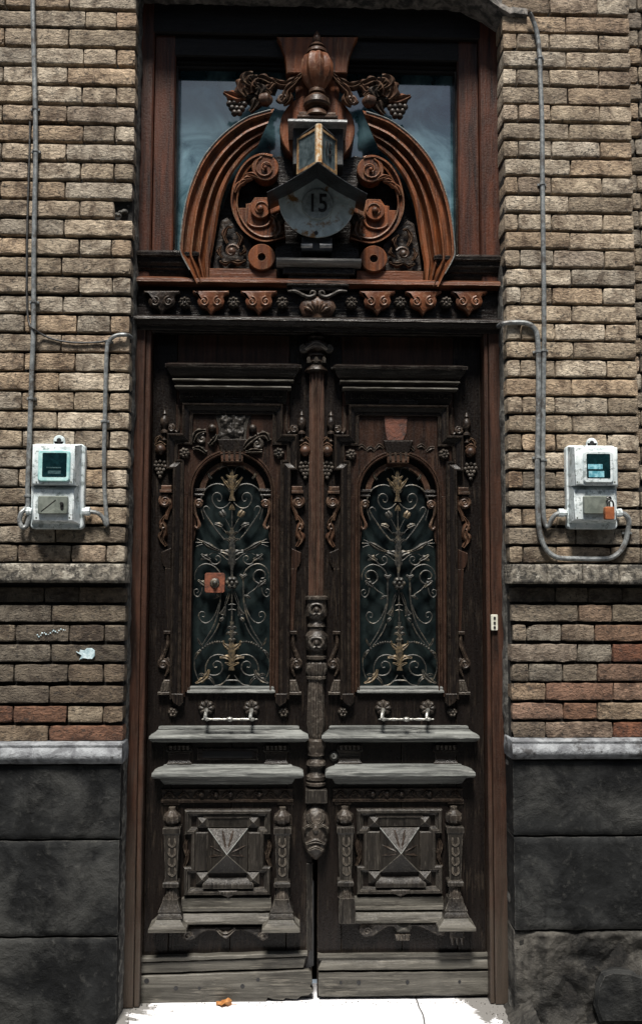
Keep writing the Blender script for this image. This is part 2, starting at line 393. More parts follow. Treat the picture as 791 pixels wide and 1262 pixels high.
STONE2 = stone_mat('stone_rubble', (.007, .007, .007), (.045, .043, .039), (.12, .112, .098), 1)
CAPST = simple('stone_cap', (.10, .105, .115), (.25, .265, .28), 18, .75, dist=.01, c3=(.05, .05, .052), sc3=13)
SLAB = simple('doorstep_stone', (.66, .66, .68), (.78, .78, .80), 5, .6, dist=.002, c3=(.6, .61, .64), sc3=3)
def slab_mat():
    m, n, b = mat('doorstep_stone'); p = wpos(n); f = nz(n, p, 6, 8, .65, .6); g_ = nz(n, p, 40, 6, .7)
    sx = n.nodes.new('ShaderNodeSeparateXYZ'); n.links.new(p, sx.inputs[0])
    ex = mth(n, 'ADD', mth(n, 'MULTIPLY', mth(n, 'ABSOLUTE', mth(n, 'SUBTRACT', sx.outputs[0], .09)), 1.5), mth(n, 'MULTIPLY', sx.outputs[1], .55))
    d_ = ramp(n, mth(n, 'ADD', ex, mth(n, 'MULTIPLY', mth(n, 'SUBTRACT', f, .5), 1.2)), [(.95, 0.0), (1.25, 1.0)])
    base = mix(n, ramp(n, f, [(.35, 0.0), (.7, 1.0)]), (.58, .58, .60), (.72, .72, .74)); base = mix(n, mth(n, 'MULTIPLY', ramp(n, g_, [(.6, 0.0), (.72, 1.0)]), .35), base, (.3, .29, .28))
    base = mix(n, mth(n, 'MULTIPLY', d_, .9), base, (.10, .095, .085)); n.links.new(base, b.inputs['Base Color']); b.inputs['Roughness'].default_value = .6
    bump(n, b, mth(n, 'ADD', f, mth(n, 'MULTIPLY', g_, .4)), .004, .8); return m
SLAB = slab_mat()
PAVE = simple('pavement_asphalt', (.05, .05, .05), (.10, .10, .095), 30, .9, dist=.003)
CRACK = simple('crack_dirt', (.04, .04, .04), (.08, .08, .08), 60, .95)
WHITE = simple('white_paint_metal', (.50, .57, .59), (.72, .77, .78), 22, .45, dist=.0015, c3=(.24, .28, .28), sc3=40)
AQUA = simple('aqua_paint', (.25, .50, .50), (.48, .70, .69), 30, .5, dist=.001)
HATCH = simple('hatch_grey_green', (.095, .11, .095), (.17, .19, .165), 24, .5, dist=.001)
GALV = simple('conduit_grey', (.13, .14, .145), (.27, .285, .285), 60, .4, .3, dist=.0008, c3=(.09, .085, .08), sc3=22)
CABLE = simple('cable_black', (.015, .015, .015), (.03, .03, .03), 60, .5)
IRON = simple('iron_weathered', (.016, .017, .016), (.06, .057, .05), 90, .42, .35, dist=.0015, c3=(.11, .095, .07), sc3=40)
GILT = simple('iron_faded_gilt', (.04, .034, .025), (.17, .125, .07), 80, .42, .3, dist=.0015)
RUST = simple('rust_plate', (.07, .02, .010), (.20, .06, .028), 50, .75, .1, dist=.0015)
BRASS = simple('handle_worn_metal', (.14, .14, .13), (.42, .42, .39), 60, .34, .6, dist=.001)
TIN = simple('tin_disc', (.32, .38, .39), (.52, .60, .61), 16, .55, .1, dist=.001, c3=(.20, .10, .03), sc3=11)
LAMPM = simple('lamp_rusty_enamel', (.16, .075, .025), (.36, .25, .13), 45, .55, .1, dist=.001, c3=(.16, .06, .02), sc3=60)
LAMPB = simple('lamp_box_dark', (.012, .014, .016), (.028, .03, .032), 30, .6)
ROOFM = simple('lamp_roof_sheet', (.02, .022, .024), (.05, .055, .06), 30, .35, .4)
INK = simple('ink_black', (.006, .006, .007), (.012, .012, .013), 30, .6)
ORANGE = simple('padlock_orange', (.24, .075, .03), (.38, .13, .05), 30, .45, .2, dist=.0008)
CHROME = simple('padlock_shackle', (.05, .05, .05), (.1, .1, .1), 40, .3, .8)
IVORY = simple('ivory_plastic', (.50, .50, .42), (.62, .62, .54), 30, .5)
LEAFM = simple('dry_leaf', (.26, .10, .025), (.42, .20, .06), 60, .7)
SPLAT = simple('pale_paint_splash', (.30, .42, .46), (.58, .70, .74), 60, .6)
FAR = simple('far_render', (.03, .03, .03), (.05, .048, .045), 2, .9)
BLACKP = simple('void_dark', (.006, .006, .007), (.01, .01, .01), 10, .8)
def glass(name, col, rough, tint2=None, sc=6, coat=0.0):
    m, n, b = mat(name); p = wpos(n)
    f = nz(n, p, sc, 5, .65, 1.0)
    base = mix(n, ramp(n, f, [(.4, 0.0), (.65, 1.0)]), col, tint2 or col); n.links.new(base, b.inputs['Base Color'])
    n.links.new(ramp(n, nz(n, p, sc*2, 4, .6), [(.35, rough), (.7, rough+.12)]), b.inputs['Roughness'])
    b.inputs['IOR'].default_value = 1.52
    bump(n, b, nz(n, p, 3.5, 2, .5), .003, .25)
    return m
G_TR = glass('transom_glass', (.016, .055, .072), .04, (.14, .25, .29), 5)  # pale teal patches in the base colour stand in for reflected sky
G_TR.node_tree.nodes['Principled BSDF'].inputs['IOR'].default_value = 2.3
G_DR = glass('door_glass_grimy', (.003, .006, .007), .3, (.013, .020, .020), 6); G_DR.node_tree.nodes['Principled BSDF'].inputs['Specular IOR Level'].default_value = .25
G_MT = glass('meter_glass', (.003, .012, .015), .06, (.006, .025, .03), 30)
G_MB = glass('meter_glass_blue', (.02, .10, .13), .08, (.10, .33, .40), 60)
G_LP = glass('lamp_glass', (.03, .045, .05), .15, (.10, .13, .14), 20)

# ================================================================ SETTING: doorstep, pavement, opposite side of the street
ZS = 0.0
m = MB(); m.box(M(150, 1235, 0).x-.06, M(640, 1235, 0).x+.045, -.34, .32, -.16, ZS-.002, .012, 12, .0015)
step = m.build('doorstep', SLAB, kind='structure')
m = MB()
for pts in ([(511, 1228), (514, 1233), (516, 1240), (521, 1250), (523, 1262)],):
    P = []
    for px, py in pts:
        d = RT*(px-395.5)-UP*(py-631)+FW*F_PX; t = (ZS-CAM_H)/d.z; P.append(Vector((d.x*t, d.y*t-CAM_D, ZS-.0035)))
    m.tube(P, .0035, 5, 4)
m.build('crack', CRACK, step)
m = MB(); m.box(-30, 30, -6.4, .6, -.35, -.12, 0); m.build('pavement', PAVE, kind='structure')

# ================================================================ BRICK WALLS
def rowsz(rows, refx, Y=0.0): return [(M(refx, b, Y).z, M(refx, a, Y).z) for a, b in rows]
def brick(parent, x0, x1, z0, z1, y0=0.0, y1=.12, col=(.3, .24, .17), rough=1.0, name='brick'):
    """one weathered brick: chamfered, uneven arrises"""
    mb = MB(); y0 = y0 + jit(.003)*rough; g = .0016*rough; z0 += .0021; z1 -= .0021; x0 += .0004; x1 -= .0004
    nx = max(3, int((x1-x0)/.024)); nzz = 3
    def loop(i, y, a, soft=0):
        P = []
        for k in range(nx): P.append([x0+i+(x1-x0-2*i)*k/nx, z0+i])
        for k in range(nzz): P.append([x1-i, z0+i+(z1-z0-2*i)*k/nzz])
        for k in range(nx): P.append([x1-i-(x1-x0-2*i)*k/nx, z1-i])
        for k in range(nzz): P.append([x0+i, z1-i-(z1-z0-2*i)*k/nzz])
        for k in (0, nx, nx+nzz, 2*nx+nzz):     # softened corners
            cx = (x0+x1)/2; cz = (z0+z1)/2
            P[k][0] += .0015*(1 if P[k][0] < cx else -1); P[k][1] += .0015*(1 if P[k][1] < cz else -1)
        if random.random() < .22*rough and a:   # a chipped corner
            k = random.choice((0, nx, nx+nzz, 2*nx+nzz)); cx = (x0+x1)/2; cz = (z0+z1)/2
            P[k][0] += .009*(1 if P[k][0] < cx else -1); P[k][1] += .008*(1 if P[k][1] < cz else -1)
        return [(p[0]+jit(a), y+jit(a*.6), p[1]+jit(a)) for p in P]
    ids = mb.grid([loop(0, y1, 0), loop(0, y0+.0035, g), loop(.0014, y0+.0008, g*1.1), loop(.006, y0, g*.8)], close_u=True)
    # lightly uneven face
    inner = ids[-1]; c = mb.pt(((x0+x1)/2, y0-.0012, (z0+z1)/2))
    for i in range(len(inner)): mb.face((inner[i], inner[(i+1) % len(inner)], c))
    return mb.build(name, BRICK, parent, True, .9, color=col)
def tone(t, warm=0.0):
    k = random.choice(((.39, .325, .235), (.35, .29, .205), (.43, .375, .285), (.31, .26, .19), (.37, .285, .19), (.36, .32, .25)))
    v = t*random.uniform(.7, 1.22); v *= 1.12; c = (k[0]*v*1.02, k[1]*v, k[2]*v*1.02)
    if warm: c = tuple(a*(1-warm)+b*warm*v for a, b in zip(c, (.28, .115, .06)))
    return c
LR = [(-34, -14), (-11, 9), (13.5, 33), (35, 56), (59.5, 79), (83, 103), (106, 126.5), (130, 150), (154, 173.5), (177, 197), (200, 220.5), (223.5, 244), (247, 267), (270, 290),
      (294, 314), (317, 337), (341, 361), (365, 385), (388, 409), (412, 433), (435, 457), (459, 481), (483, 505), (507.5, 528), (530.5, 552), (554, 576),
      (578, 600), (601.5, 622), (624, 646), (648.5, 669), (671.5, 693)]
LOW_L = [(745.5, 767), (770, 791), (794, 816), (818.5, 841), (845, 867), (870, 891), (894, 914)]
TH = .14
XL = M(158, 560, 0).x
wl = thing('brick_wall', (XL-.4, 0, 0), 'buff brick wall left of the door with the thin cables down its face and dark grey bricks at the bottom', 'wall')
def course(par, z0, z1, joints, xa, xb, t, y0=0.0, warm=None, mort=.0022, reveal=TH, rough=1.0, gap=.0045):
    """joints: world x; bricks between them from xa to xb"""
    xs = [xa]+sorted(joints)+[xb]
    for i, (a, b) in enumerate(zip(xs, xs[1:])):
        wv = warm.get(i, 0) if warm else (random.random() < .08)*.12
        brick(par, a+gap*random.uniform(.25, .6), b-gap*random.uniform(.25, .6), z0, z1, y0, reveal, tone(t, wv), rough)
def PX(px, py): return M(px, py, 0).x
xa = PX(-60, 560)
for i, (a, b) in enumerate(LR):
    z0, z1 = M(80, b, 0).z, M(80, a, 0).z; k = i-2
    odd = (k % 2 == 1) if k >= 0 else (k % 2 == 1)
    # k even: long corner brick; k odd: header + closer at the corner
    J = [PX(72, 520)+jit(.006)] if k % 2 == 1 else [PX(27, 520), PX(92, 520)] if i == 12 else [PX(27, 520)+jit(.006), PX(92, 520)+jit(.006), PX(134, 520)+jit(.004)]
    J.append(J[0]-U(81, 0) if k % 2 == 1 else J[0]-U(60, 0))
    if k < 0: t = .85
    else: t = 1.0 - .12*max(0, (k-18)/12)  # falloff of light down the wall put into the brick tone
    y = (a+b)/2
    tt = t*(.62 if k == 27 else (.8 if k == 28 else 1))  # rows just below the meter carry its shadow in their tone
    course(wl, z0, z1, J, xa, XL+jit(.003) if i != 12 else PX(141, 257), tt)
    if i == 12:
        for q in range(7):
            mb = MB(); mb.ball(144+q*2.6+jit(1), 262+jit(4)-q*.6, .006+.004*q, 3.4+jit(1.2), rz=.7, seg=7, n=5); mb.build('mortar_lump', PLAST, wl)
for i, (a, b) in enumerate(LOW_L):
    z0, z1 = M(80, b, 0).z, M(80, a, 0).z
    J = [PX(62, 830)] if i % 2 == 0 else [PX(18, 830), PX(84.5, 830), PX(128, 830)]
    J.append(J[0]-U(80, 0))
    wm = {}
    if i == 5: wm = {0: .9, 1: .9, 2: .8, 3: .0, 4: .0}
    if i == 6: wm = {0: 0, 1: 0, 2: .85}
    t = .38
    if i == 5: t = .62
    if i == 6: t = .55
    course(wl, z0, z1, sorted(J), xa, XL+.004+jit(.002), t, y0=-.002, warm=wm)
LEDGE = []
# projecting ledge course and the course beneath, darkened in tone for the ledge's shadow
def strip_course(par, px0, px1, pya, pyb, Y, js, t, rough, xa, xb, reveal=TH):
    z0, z1 = M((px0+px1)/2, pyb, Y).z, M((px0+px1)/2, pya, Y).z
    course(par, z0, z1, [M(j, (pya+pyb)/2, Y).x for j in js], xa, xb, t, y0=Y, rough=rough, reveal=reveal, gap=.002)
LEDGE.append((wl, xa, XL+.006, 80, 694.5, 718, ()))
strip_course(wl, 0, 158, 723, 743, .016, (55, 98), .32, 1.0, xa, XL+.0)
m = MB(); m.box(-3.2, XL-.006, .030, .55, -.15, M(80, -40, 0).z, 0); m.build('mortar_bed', MORTAR, wl)
# ragged plastered reveal beside the jamb
def ragged(par, X, sgn, y0, y1, z0, z1, amp, mt, name, w=.014, n=90):
    mb = MB(); rows = []
    for i in range(n+1):
        z = z0+(z1-z0)*i/n; o = amp*noise.noise(Vector((z*9, X*3, 1)))+amp*.6*noise.noise(Vector((z*31, X, 5)))
        rows.append([(X-sgn*w*2, y0, z), (X+sgn*(o*.3), y0, z), (X+sgn*(w*.6+o), y0+.012+abs(o), z), (X+sgn*(w+o*1.2), (y0+y1)/2, z), (X+sgn*(w+o), y1, z), (X-sgn*w*2, y1, z)])
    mb.grid(rows); return mb.build(name, mt, par, True, 1.2)
ragged(wl, XL, 1, .060, .128, M(160, 914, .1).z, M(160, -10, .1).z, .007, PLAST, 'reveal_plaster', .006)

RR = [(-49, -31), (-27, -7), (-4, 17), (20.5, 40), (42, 60.5), (63.5, 83), (86, 105), (107.5, 128), (129.5, 149), (152, 171.5), (174, 193.5), (196.5, 216), (218.5, 239), (241.5, 261), (264, 284),
      (286.5, 306.5), (308.5, 329), (332, 351.5), (354, 374), (376.5, 396.5), (399, 419.5), (421.5, 441.5), (444, 464.5), (467, 487), (489.5, 509.5), (512, 532.5),
      (535, 555.5), (557.5, 578.5), (581, 602), (604.5, 624.5), (627, 648), (650.5, 671), (673.5, 694)]
LOW_R = [(745, 766.5), (769.5, 790.5), (793.5, 816), (818, 840), (841.5, 863.5), (866, 887), (889.5, 910)]
XR = PX(625, 560); XRE = PX(786.5, 505); XRF = PX(870, 560)
wr = thing('brick_wall', (XR+.4, 0, 0), 'buff brick wall right of the door with two thick grey conduits and orange bricks near its foot', 'wall')
for i, (a, b) in enumerate(RR):
    z0, z1 = M(700, b, 0).z, M(700, a, 0).z; k = i-3
    if k % 2 == 0: J = [PX(705.5, 478)+jit(.005)]
    else: J = [PX(642.5, 499)+jit(.004), PX(683.5, 499)+jit(.004), PX(747, 499)+jit(.006)]
    if k == -1: J = [PX(677, 8), PX(736, 8)]
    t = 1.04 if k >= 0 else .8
    if k >= 25: t = .82  # weaker light low on the wall put into the brick tone
    if k == 28: t = .6  # this row and the next are toned down as the meter's shadow
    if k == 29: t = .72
    if b > 610: J.append(XRE-.004); xe = XRF
    else: xe = XRE+jit(.002)
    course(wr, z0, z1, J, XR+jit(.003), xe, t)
lowj = [(712, 753.5), (649, 691, 732.5), (711, 754), (651, 693, 736), (672, 755.5), (694, 736), (672, 755)]
loww = [{1: .35}, {3: .5, 2: .1}, {2: 1.0, 0: .15}, {3: .5}, {1: .75, 2: .6, 0: .1}, {0: .6, 1: .7}, {0: .1, 1: .35, 2: 1.0}]
lowt = [.62, .6, .6, .58, .62, .6, .62]
for i, (a, b) in enumerate(LOW_R):
    z0, z1 = M(700, b, 0).z, M(700, a, 0).z
    course(wr, z0, z1, [PX(j, (a+b)/2) for j in lowj[i]], XR+.004+jit(.003) if i != 1 else XR+.012, XRF, lowt[i], y0=-.002, warm=loww[i], rough=1.3)
LEDGE.append((wr, XR-.003, XRF, 700, 695.5, 719.5, (674, 718, 763)))
strip_course(wr, 625, 791, 723.5, 743, .016, (684, 724, 766), .32, 1.0, XR+.004, XRF)
zm = M(788, 600, 0).z
m = MB(); m.box(XR+.006, 3.2, .030, .55, -.15, zm, 0); m.box(XR+.006, XRE-.012, .031, .549, zm-.001, M(700, -40, 0).z, 0); m.build('mortar_bed', MORTAR, wr)
ragged(wr, XR, -1, .062, .124, M(615, 910, .1).z, M(612, 330, .1).z, .006, PLAST, 'reveal_plaster', .004)

# the neighbouring wall set back at the far right
ws = thing('brick_wall', (XRE+.2, .03, 0), 'narrow strip of darker brick wall set back beyond the right brick pier at the picture edge', 'wall')
y = -30.0; k = 0
while y < 590:
    p = 22.3; z0, z1 = M(788, y+p-2.6, .03).z, M(788, y, .03).z
    if y < 605: course(ws, z0, z1, [M(789-(k % 2)*6+2, y, .03).x+jit(.01)], XRE+.004, XRE+.22, .72, y0=.03+.0, reveal=.15, rough=1.2)
    y += p; k += 1
m = MB(); m.box(XRE-.02, XRE+.5, .012+.036, .2, M(788, 604, 0).z, M(788, -40, 0).z, 0); m.build('mortar_bed', MORTAR, ws)

# masonry over the opening: brick courses outside the frame and the ragged soffit whose right end shows
wt = thing('lintel', (.1, 0, M(400, 0, 0).z), 'ragged grey masonry lintel over the door opening, its broken edge showing at the top right', 'lintel')
mb = MB(); rows = []; n = 90; xs0, xs1 = XL-.02, XR+.10
def lowedge(X):
    px = (X-XL)/(XR-XL)
    base = M(395, -14, 0).z
    if px > .86: base -= U(36, 0)*min(1, (px-.86)/.16)**1.6
    if px > 1.0: base += 0
    return base + .010*noise.noise(Vector((X*14, 0, 3))) + .006*noise.noise(Vector((X*50, 0, 3)))
def shade_lip(X): return .045*max(0, min(1, (XR-.10-X)/.08))  # unseen projection added to the soffit to shade the transom head
for i in range(n+1):
    X = xs0+(xs1-xs0)*i/n; z = lowedge(X)
    rows.append([(X, .11, z+.55), (X, .30, z+.01), (X, .12, z-.004), (X, .02, z+.004*noise.noise(Vector((X*40, 2, 0)))), (X, -.018-shade_lip(X), z+.012+shade_lip(X)*.5), (X, -.016-shade_lip(X)+.006*noise.noise(Vector((X*30, 7, 0))), z+.036+shade_lip(X)*.7), (X, .004, z+.052), (X, .012, z+.40), (X, .11, z+.55)])
mb.grid(rows); mb.build('soffit', simple('lintel_render', (.05, .048, .044), (.22, .2, .18), 26, .9, dist=.012, c3=(.03, .03, .03), sc3=10), wt, True, 1.2)
# plinth stones
LEDGEM = simple('ledge_render', (.05, .046, .04), (.30, .27, .22), 34, .9, dist=.02, c3=(.42, .39, .33), sc3=26)
def stone(par, x0, x1, zb, zt, Y, mt, name, amp=.004, c=.006, fr=7, nx=44, depth=.16, chip=0.0):
    nzz = max(8, int(nx*(zt-zb)/(x1-x0))); mb = MB(); rows = []
    for j in range(nzz+1):
        row = []
        for i in range(nx+1):
            X = x0+(x1-x0)*i/nx; Z = zb+(zt-zb)*j/nzz
            d = min(X-x0, x1-X, Z-zb, zt-Z); e = c*(1-min(1, d/(c*1.6)))**2
            n1 = noise.fractal(Vector((X*fr, Z*fr, 3.1)), 1.0, 2.0, 5)*amp
            if chip: n1 += max(0, noise.noise(Vector((X*4.5, Z*4.5, 8)))-.05)*chip
            row.append((X+(jit(.0012) if d <= 0 else 0), Y+e+n1, Z+(noise.noise(Vector((X*20, Z, 9)))*.0025 if (j in (0, nzz)) else 0)))
        rows.append(row)
    ids = mb.grid(rows)
    # sides
    for line in (ids[0], ids[-1], [r[0] for r in ids], [r[-1] for r in ids]):
        bk = []
        for q in line:
            v = mb.v[q]; mb.v.append((v[0], depth, v[2])); bk.append(len(mb.v)-1)
        for a, b2 in zip(range(len(line)-1), range(1, len(line))): mb.face((line[a], line[b2], bk[b2], bk[a]))
    return mb.build(name, mt, par, True, .9)
for par, x0_, x1_, ref, ya, yb, js in LEDGE:
    zb, zt = M(ref, yb, -.05).z, M(ref, ya, -.05).z
    xs_ = [x0_]+[M(j, ya, -.05).x for j in js]+[x1_]
    for a, b in zip(xs_, xs_[1:]): stone(par, a+.0012, b-.0012, zb, zt, -.050, LEDGEM, 'ledge_stone', amp=.006, c=.008, fr=16, nx=int(max(30, (b-a)*160)), depth=.14)
pl = thing('stone_plinth', (XL-.4, -.03, 0), 'dark sooty stone plinth left of the door, of three smooth courses under a pale cap', 'plinth')
pr = thing('stone_plinth', (XR+.4, -.03, 0), 'dark stone plinth right of the door whose lowest block is broken rubble', 'plinth')
YP = -.022
XPL = M(146, 1090, YP).x; XPR = M(634, 1090, YP).x
for par, xp, x2, bl, ref in ((pl, XPL, M(-90, 1090, YP).x, ((944, 1034), (1037, 1154), (1157, 1275)), 70), (pr, XPR, M(880, 1090, YP).x, ((938, 1029), (1032, 1146), (1149, 1275)), 710)):
    for k, (a, b) in enumerate(bl):
        zt, zb = M(ref, a, YP).z, M(ref, b, YP).z
        rub = (par is pr and k == 2)
        stone(par, min(xp, x2), max(xp, x2), max(zb, -.1), zt, YP+(.012 if rub else 0), STONE2 if rub else STONE, 'stone_block', amp=.018 if rub else .0035, c=.012 if rub else .006, fr=11 if rub else 8, nx=110 if rub else 60, chip=-.02 if rub else 0)
    if par is pr:
        mb = MB(); mb.prism([(735, 1215), (742, 1200), (755, 1196), (775, 1197), (800, 1205), (830, 1230), (820, 1262), (740, 1262), (732, 1240)], YP-.012, .05, .012); mb.build('stone_block', STONE, par, True, .5)
    # rounded cap moulding, mitred back into the opening
    e = U(1, 0); sg = 1 if par is pl else -1
    ct, cb = (915, 942) if par is pl else (910.5, 936)
    mb = MB(); prof = []
    zt = M(ref, ct, -.03).z; zb = M(ref, cb, YP).z; hh = zt-zb
    pts = [(.0, zt), (.030, zt-.004), (.040, zt-hh*.12), (.038, zt-hh*.24), (.044, zt-hh*.30), (.058, zt-hh*.5), (.058, zt-hh*.66), (.048, zt-hh*.85), (.030, zb+.002), (.0, zb)]
    rows = []
    xe = xp + sg*U(.5, 0)
    nseg = 40
    for i in range(nseg+1):
        X = x2+(xe-x2)*i/nseg
        rows.append([(X + (sg*(p*.12) if i == nseg else 0), -p+.006+.0015*noise.noise(Vector((X*25, z*20, 1))), z+.0012*noise.noise(Vector((X*30, 4, p*50)))) for p, z in pts])
    rows.append([(xe+sg*p*.12, .10, z) for p, z in pts])
    mb.grid(rows); mb.build('plinth_cap', CAPST, par, True, 1.0)
    mb = MB(); mb.box(min(xp-sg*.02, x2-sg*.6), max(xp-sg*.02, x2-sg*.6), .0, .5, -.12, zt-.01, 0); mb.build('mortar_bed', MORTAR, par)
    X0 = xp-sg*.012
    ragged(par, X0, sg, .004, .13, -.02, zt, .006, PLAST, 'reveal_plaster', .016 if par is pl else .012, 110)
# dirt and rubble fillet where the right plinth meets the doorstep
mb = MB(); rows = []
for i in range(41):
    t = i/40; yy = -.30+.42*t; X = XPR-.055+.03*t+.006*noise.noise(Vector((yy*30, 0, 0)))
    rows.append([(X-.012*noise.noise(Vector((yy*22, 3, 1))), yy, -.006), (X+.03, yy, .016+.01*noise.noise(Vector((yy*30, 1, 4)))), (X+.055, yy, .05+.02*noise.noise(Vector((yy*25, 8, 4)))), (X+.09, yy, .07)])
mb.grid(rows); mb.build('rubble_fillet', STONE2, pr, True, 1.3)

# paint splash marks on the left bricks
mb = MB(); c = M(106, 806, -.004)
mb.prism([(94, 803), (98, 805), (99, 801), (104, 802), (107, 799), (113, 799), (117, 802), (117, 808), (114, 812), (108, 812), (103, 811), (98, 813), (101, 808)], -.0085, .002, .0004); mb.build('paint_splash', SPLAT, wl)
for i in range(16):
    mb = MB(); mb.ball(46+i*2.3+jit(.6), 783-i*.45+sin(i*1.3)*1.6+jit(.7), -.0065, random.uniform(.5, 1.1), ry=.35, seg=6, n=4); mb.build('paint_speck', SPLAT, wl)

# ================================================================ opposite side of the street (only seen mirrored in the glass; it makes the street a street)
ob = thing('building', (0, -9, 0), 'plain dark rendered building across the street, behind the photographer', 'building')
mb = MB(); mb.prism([(-16, -.2), (16, -.2), (16, 7.2), (4.4, 7.2), (3.6, 6.3), (2.6, 6.9), (1.9, 6.2), (1.1, 7.0), (.4, 7.3), (-.6, 7.5), (-1.4, 6.9), (-2.4, 7.1), (-3.2, 6.6), (-16, 6.6)], -9.8, -8.2, 0, world=True); mb.build('wall', FAR, ob, False)
mb = MB()
for k in range(-4, 5):
    mb = MB(); mb.box(k*3.2-.5, k*3.2+.5, -8.22, -8.1, 1.2, 3.0, 0); mb.build('window', G_DR, ob, False)

# ================================================================ DOOR FRAME (jambs, cornice, transom)
XD = M(388, 800, .15).x                         # middle of the doorway
df = thing('door_frame', (XD, .13, 0), 'tall carved brown wooden frame round the double door, with a cornice of hanging hearts and a glazed light above', 'door frame')
YJ = .105
zc = M(390, 405, YJ).z
XIL, XIR = M(172.5, 1180, YJ+.03).x, M(603.5, 1180, YJ+.03).x
mb = MB(); mb.box(XL-.05, XIL-.018, YJ, .24, ZS, zc, .004, 24, .0006); mb.build('jamb', W_JAMB, df)
mb = MB(); mb.box(XIL-.016, XIL+.004, YJ+.006, .24, ZS, zc, .004, 24, .0006); mb.build('jamb_bead', W_JAMB, df)
mb = MB(); mb.box(XIR+.014, XR+.05, YJ, .24, ZS, zc, .004, 24, .0006); mb.build('jamb', W_JAMB, df)
mb = MB(); mb.box(XIR-.004, XIR+.012, YJ+.006, .24, ZS, zc, .004, 24, .0006); mb.build('jamb_bead', W_JAMB, df)
# transom casing
zt0, zt1 = M(390, 348, .12).z, M(390, -60, .12).z
for s in (-1, 1):
    with tr(mirror=XD if s == 1 else None):
        a = M(188, 190, .115).x; b = M(215, 190, .135).x
        mb = MB(); mb.box(XL-.06, a, .115, .30, zt0, zt1, .006, 20, .0006); mb.build('transom_casing', W_RED, df)
        mb = MB(); mb.box(a-.002, b, .137, .30, zt0, zt1, .006, 20, .0006); mb.build('transom_stile', W_RED, df)
        mb = MB(); mb.box(b-.002, b+.007, .162, .30, zt0, M(390, 84, .16).z, .003, 20, .0005); mb.build('glazing_bead', W_DK, df)
za = M(390, 86, .16).z; bx = M(215, 190, .135).x; bx2 = 2*XD-bx
mb = MB(); mb.box(XL-.06, XR+.06, .117, .30, M(390, 44, .115).z, zt1, .006, 20, .0006); mb.build('transom_head', W_BLK, df)
mb = MB(); mb.box(bx-.03, bx2+.03, .139, .30, M(390, 72, .137).z, M(390, 42, .137).z, .005, 20, .0006); mb.build('transom_rail', W_BLK, df)
mb = MB(); mb.sweep([(0, 0), (.003, .012), (.010, .016), (.018, .010), (.022, .018), (.03, .02), (.034, 0)], [(bx2, za), (bx, za)], .185); mb.build('head_moulding', W_BLK, df)
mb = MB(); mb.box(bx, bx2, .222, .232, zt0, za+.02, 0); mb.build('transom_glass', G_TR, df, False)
mb = MB(); mb.box(XL-.05, XR+.05, .60, .62, -.1, zt1, 0); mb.build('dark_hallway', BLACKP, df, False)

# entablature: frieze board, cornices
def rail(pa, pb, ya, yb, Yf, Yb, mt, name, c=.004, seg=24):
    mb = MB(); mb.box(pa, pb, Yf, Yb, M(390, yb, Yf).z, M(390, ya, Yf).z, c, seg, .0006); return mb.build(name, mt, df)
XA, XB = XL-.02, XR+.02
def hmould(pa, pb, prof, mt, name, Y0=.15, par=None, seg=34, j=.0007, retl=False, retr=False, ref=390):
    """horizontal moulding; prof: (py, protrusion m)"""
    mb = MB(); rows = []
    L = [(-M(ref, py, Y0-p).z*0 + M(ref, py, Y0-p).z, p) for py, p in prof]
    for i in range(seg+1):
        t = i/seg; row = []
        for z, p in L:
            e0 = pa-(p if retl else 0); e1 = pb+(p if retr else 0)
            row.append((e0+(e1-e0)*t, Y0-p+jit(j), z+jit(j)))
        rows.append(row)
    z0, z1 = L[0][0], L[-1][0]
    if retl: rows.insert(0, [(pa-p, Y0+.01, z) for z, p in L])
    if retr: rows.append([(pb+p, Y0+.01, z) for z, p in L])
    ids = mb.grid(rows)
    for a, b in zip(range(len(ids)-1), range(1, len(ids))):
        pass
    mb.face([r[0] for r in ids] + [mb.pt((mb_x, Y0+.01, z0)) for mb_x in (pb, pa)]) if False else None
    # top and bottom lids
    for q in (0, -1):
        bk = []
        for r in ids:
            v = mb.v[r[q]]; mb.v.append((v[0], Y0+.012, v[2])); bk.append(len(mb.v)-1)
        for a in range(len(ids)-1): mb.face((ids[a][q], ids[a+1][q], bk[a+1], bk[a]))
    mb.face(ids[0]); mb.face(ids[-1])
    return mb.build(name, mt, par or df, True, .55)
hmould(XA, XB, [(390.5, .06), (392, .088), (395, .090), (396, .078), (398, .070), (402, .062), (403, .05), (409, .045), (410, .0)], W_DKH, 'cornice')
rail(XA, XB, 352, 394, .122, .20, W_DKH, 'frieze_board')
hmould(XA, XB, [(343.5, .055), (345, .074), (349, .076), (351, .060), (354, .046), (356, .03), (357, .0)], W_ORGH, 'frieze_moulding')
rail(XA, XB, 404, 412, .150, .20, W_DKH, 'door_head')
for s in (-1, 1):
    with tr(mirror=XD if s == 1 else None):
        # stepped cap block at the springing of the arch
        hmould(XA, M(224, 325, .1).x, [(311, .046), (313, .072), (317, .070), (319, .060), (326, .056), (330, .046), (333, .044), (335, .036), (340, .034), (343.5, .028), (344, 0)], W_DKH, 'arch_impost', retr=True)
        mb = MB(); mb.pbox(258, 331, 341, 345, .098, .2, .003, 12, .0005); mb.build('carving_shelf', W_ORGH, df)
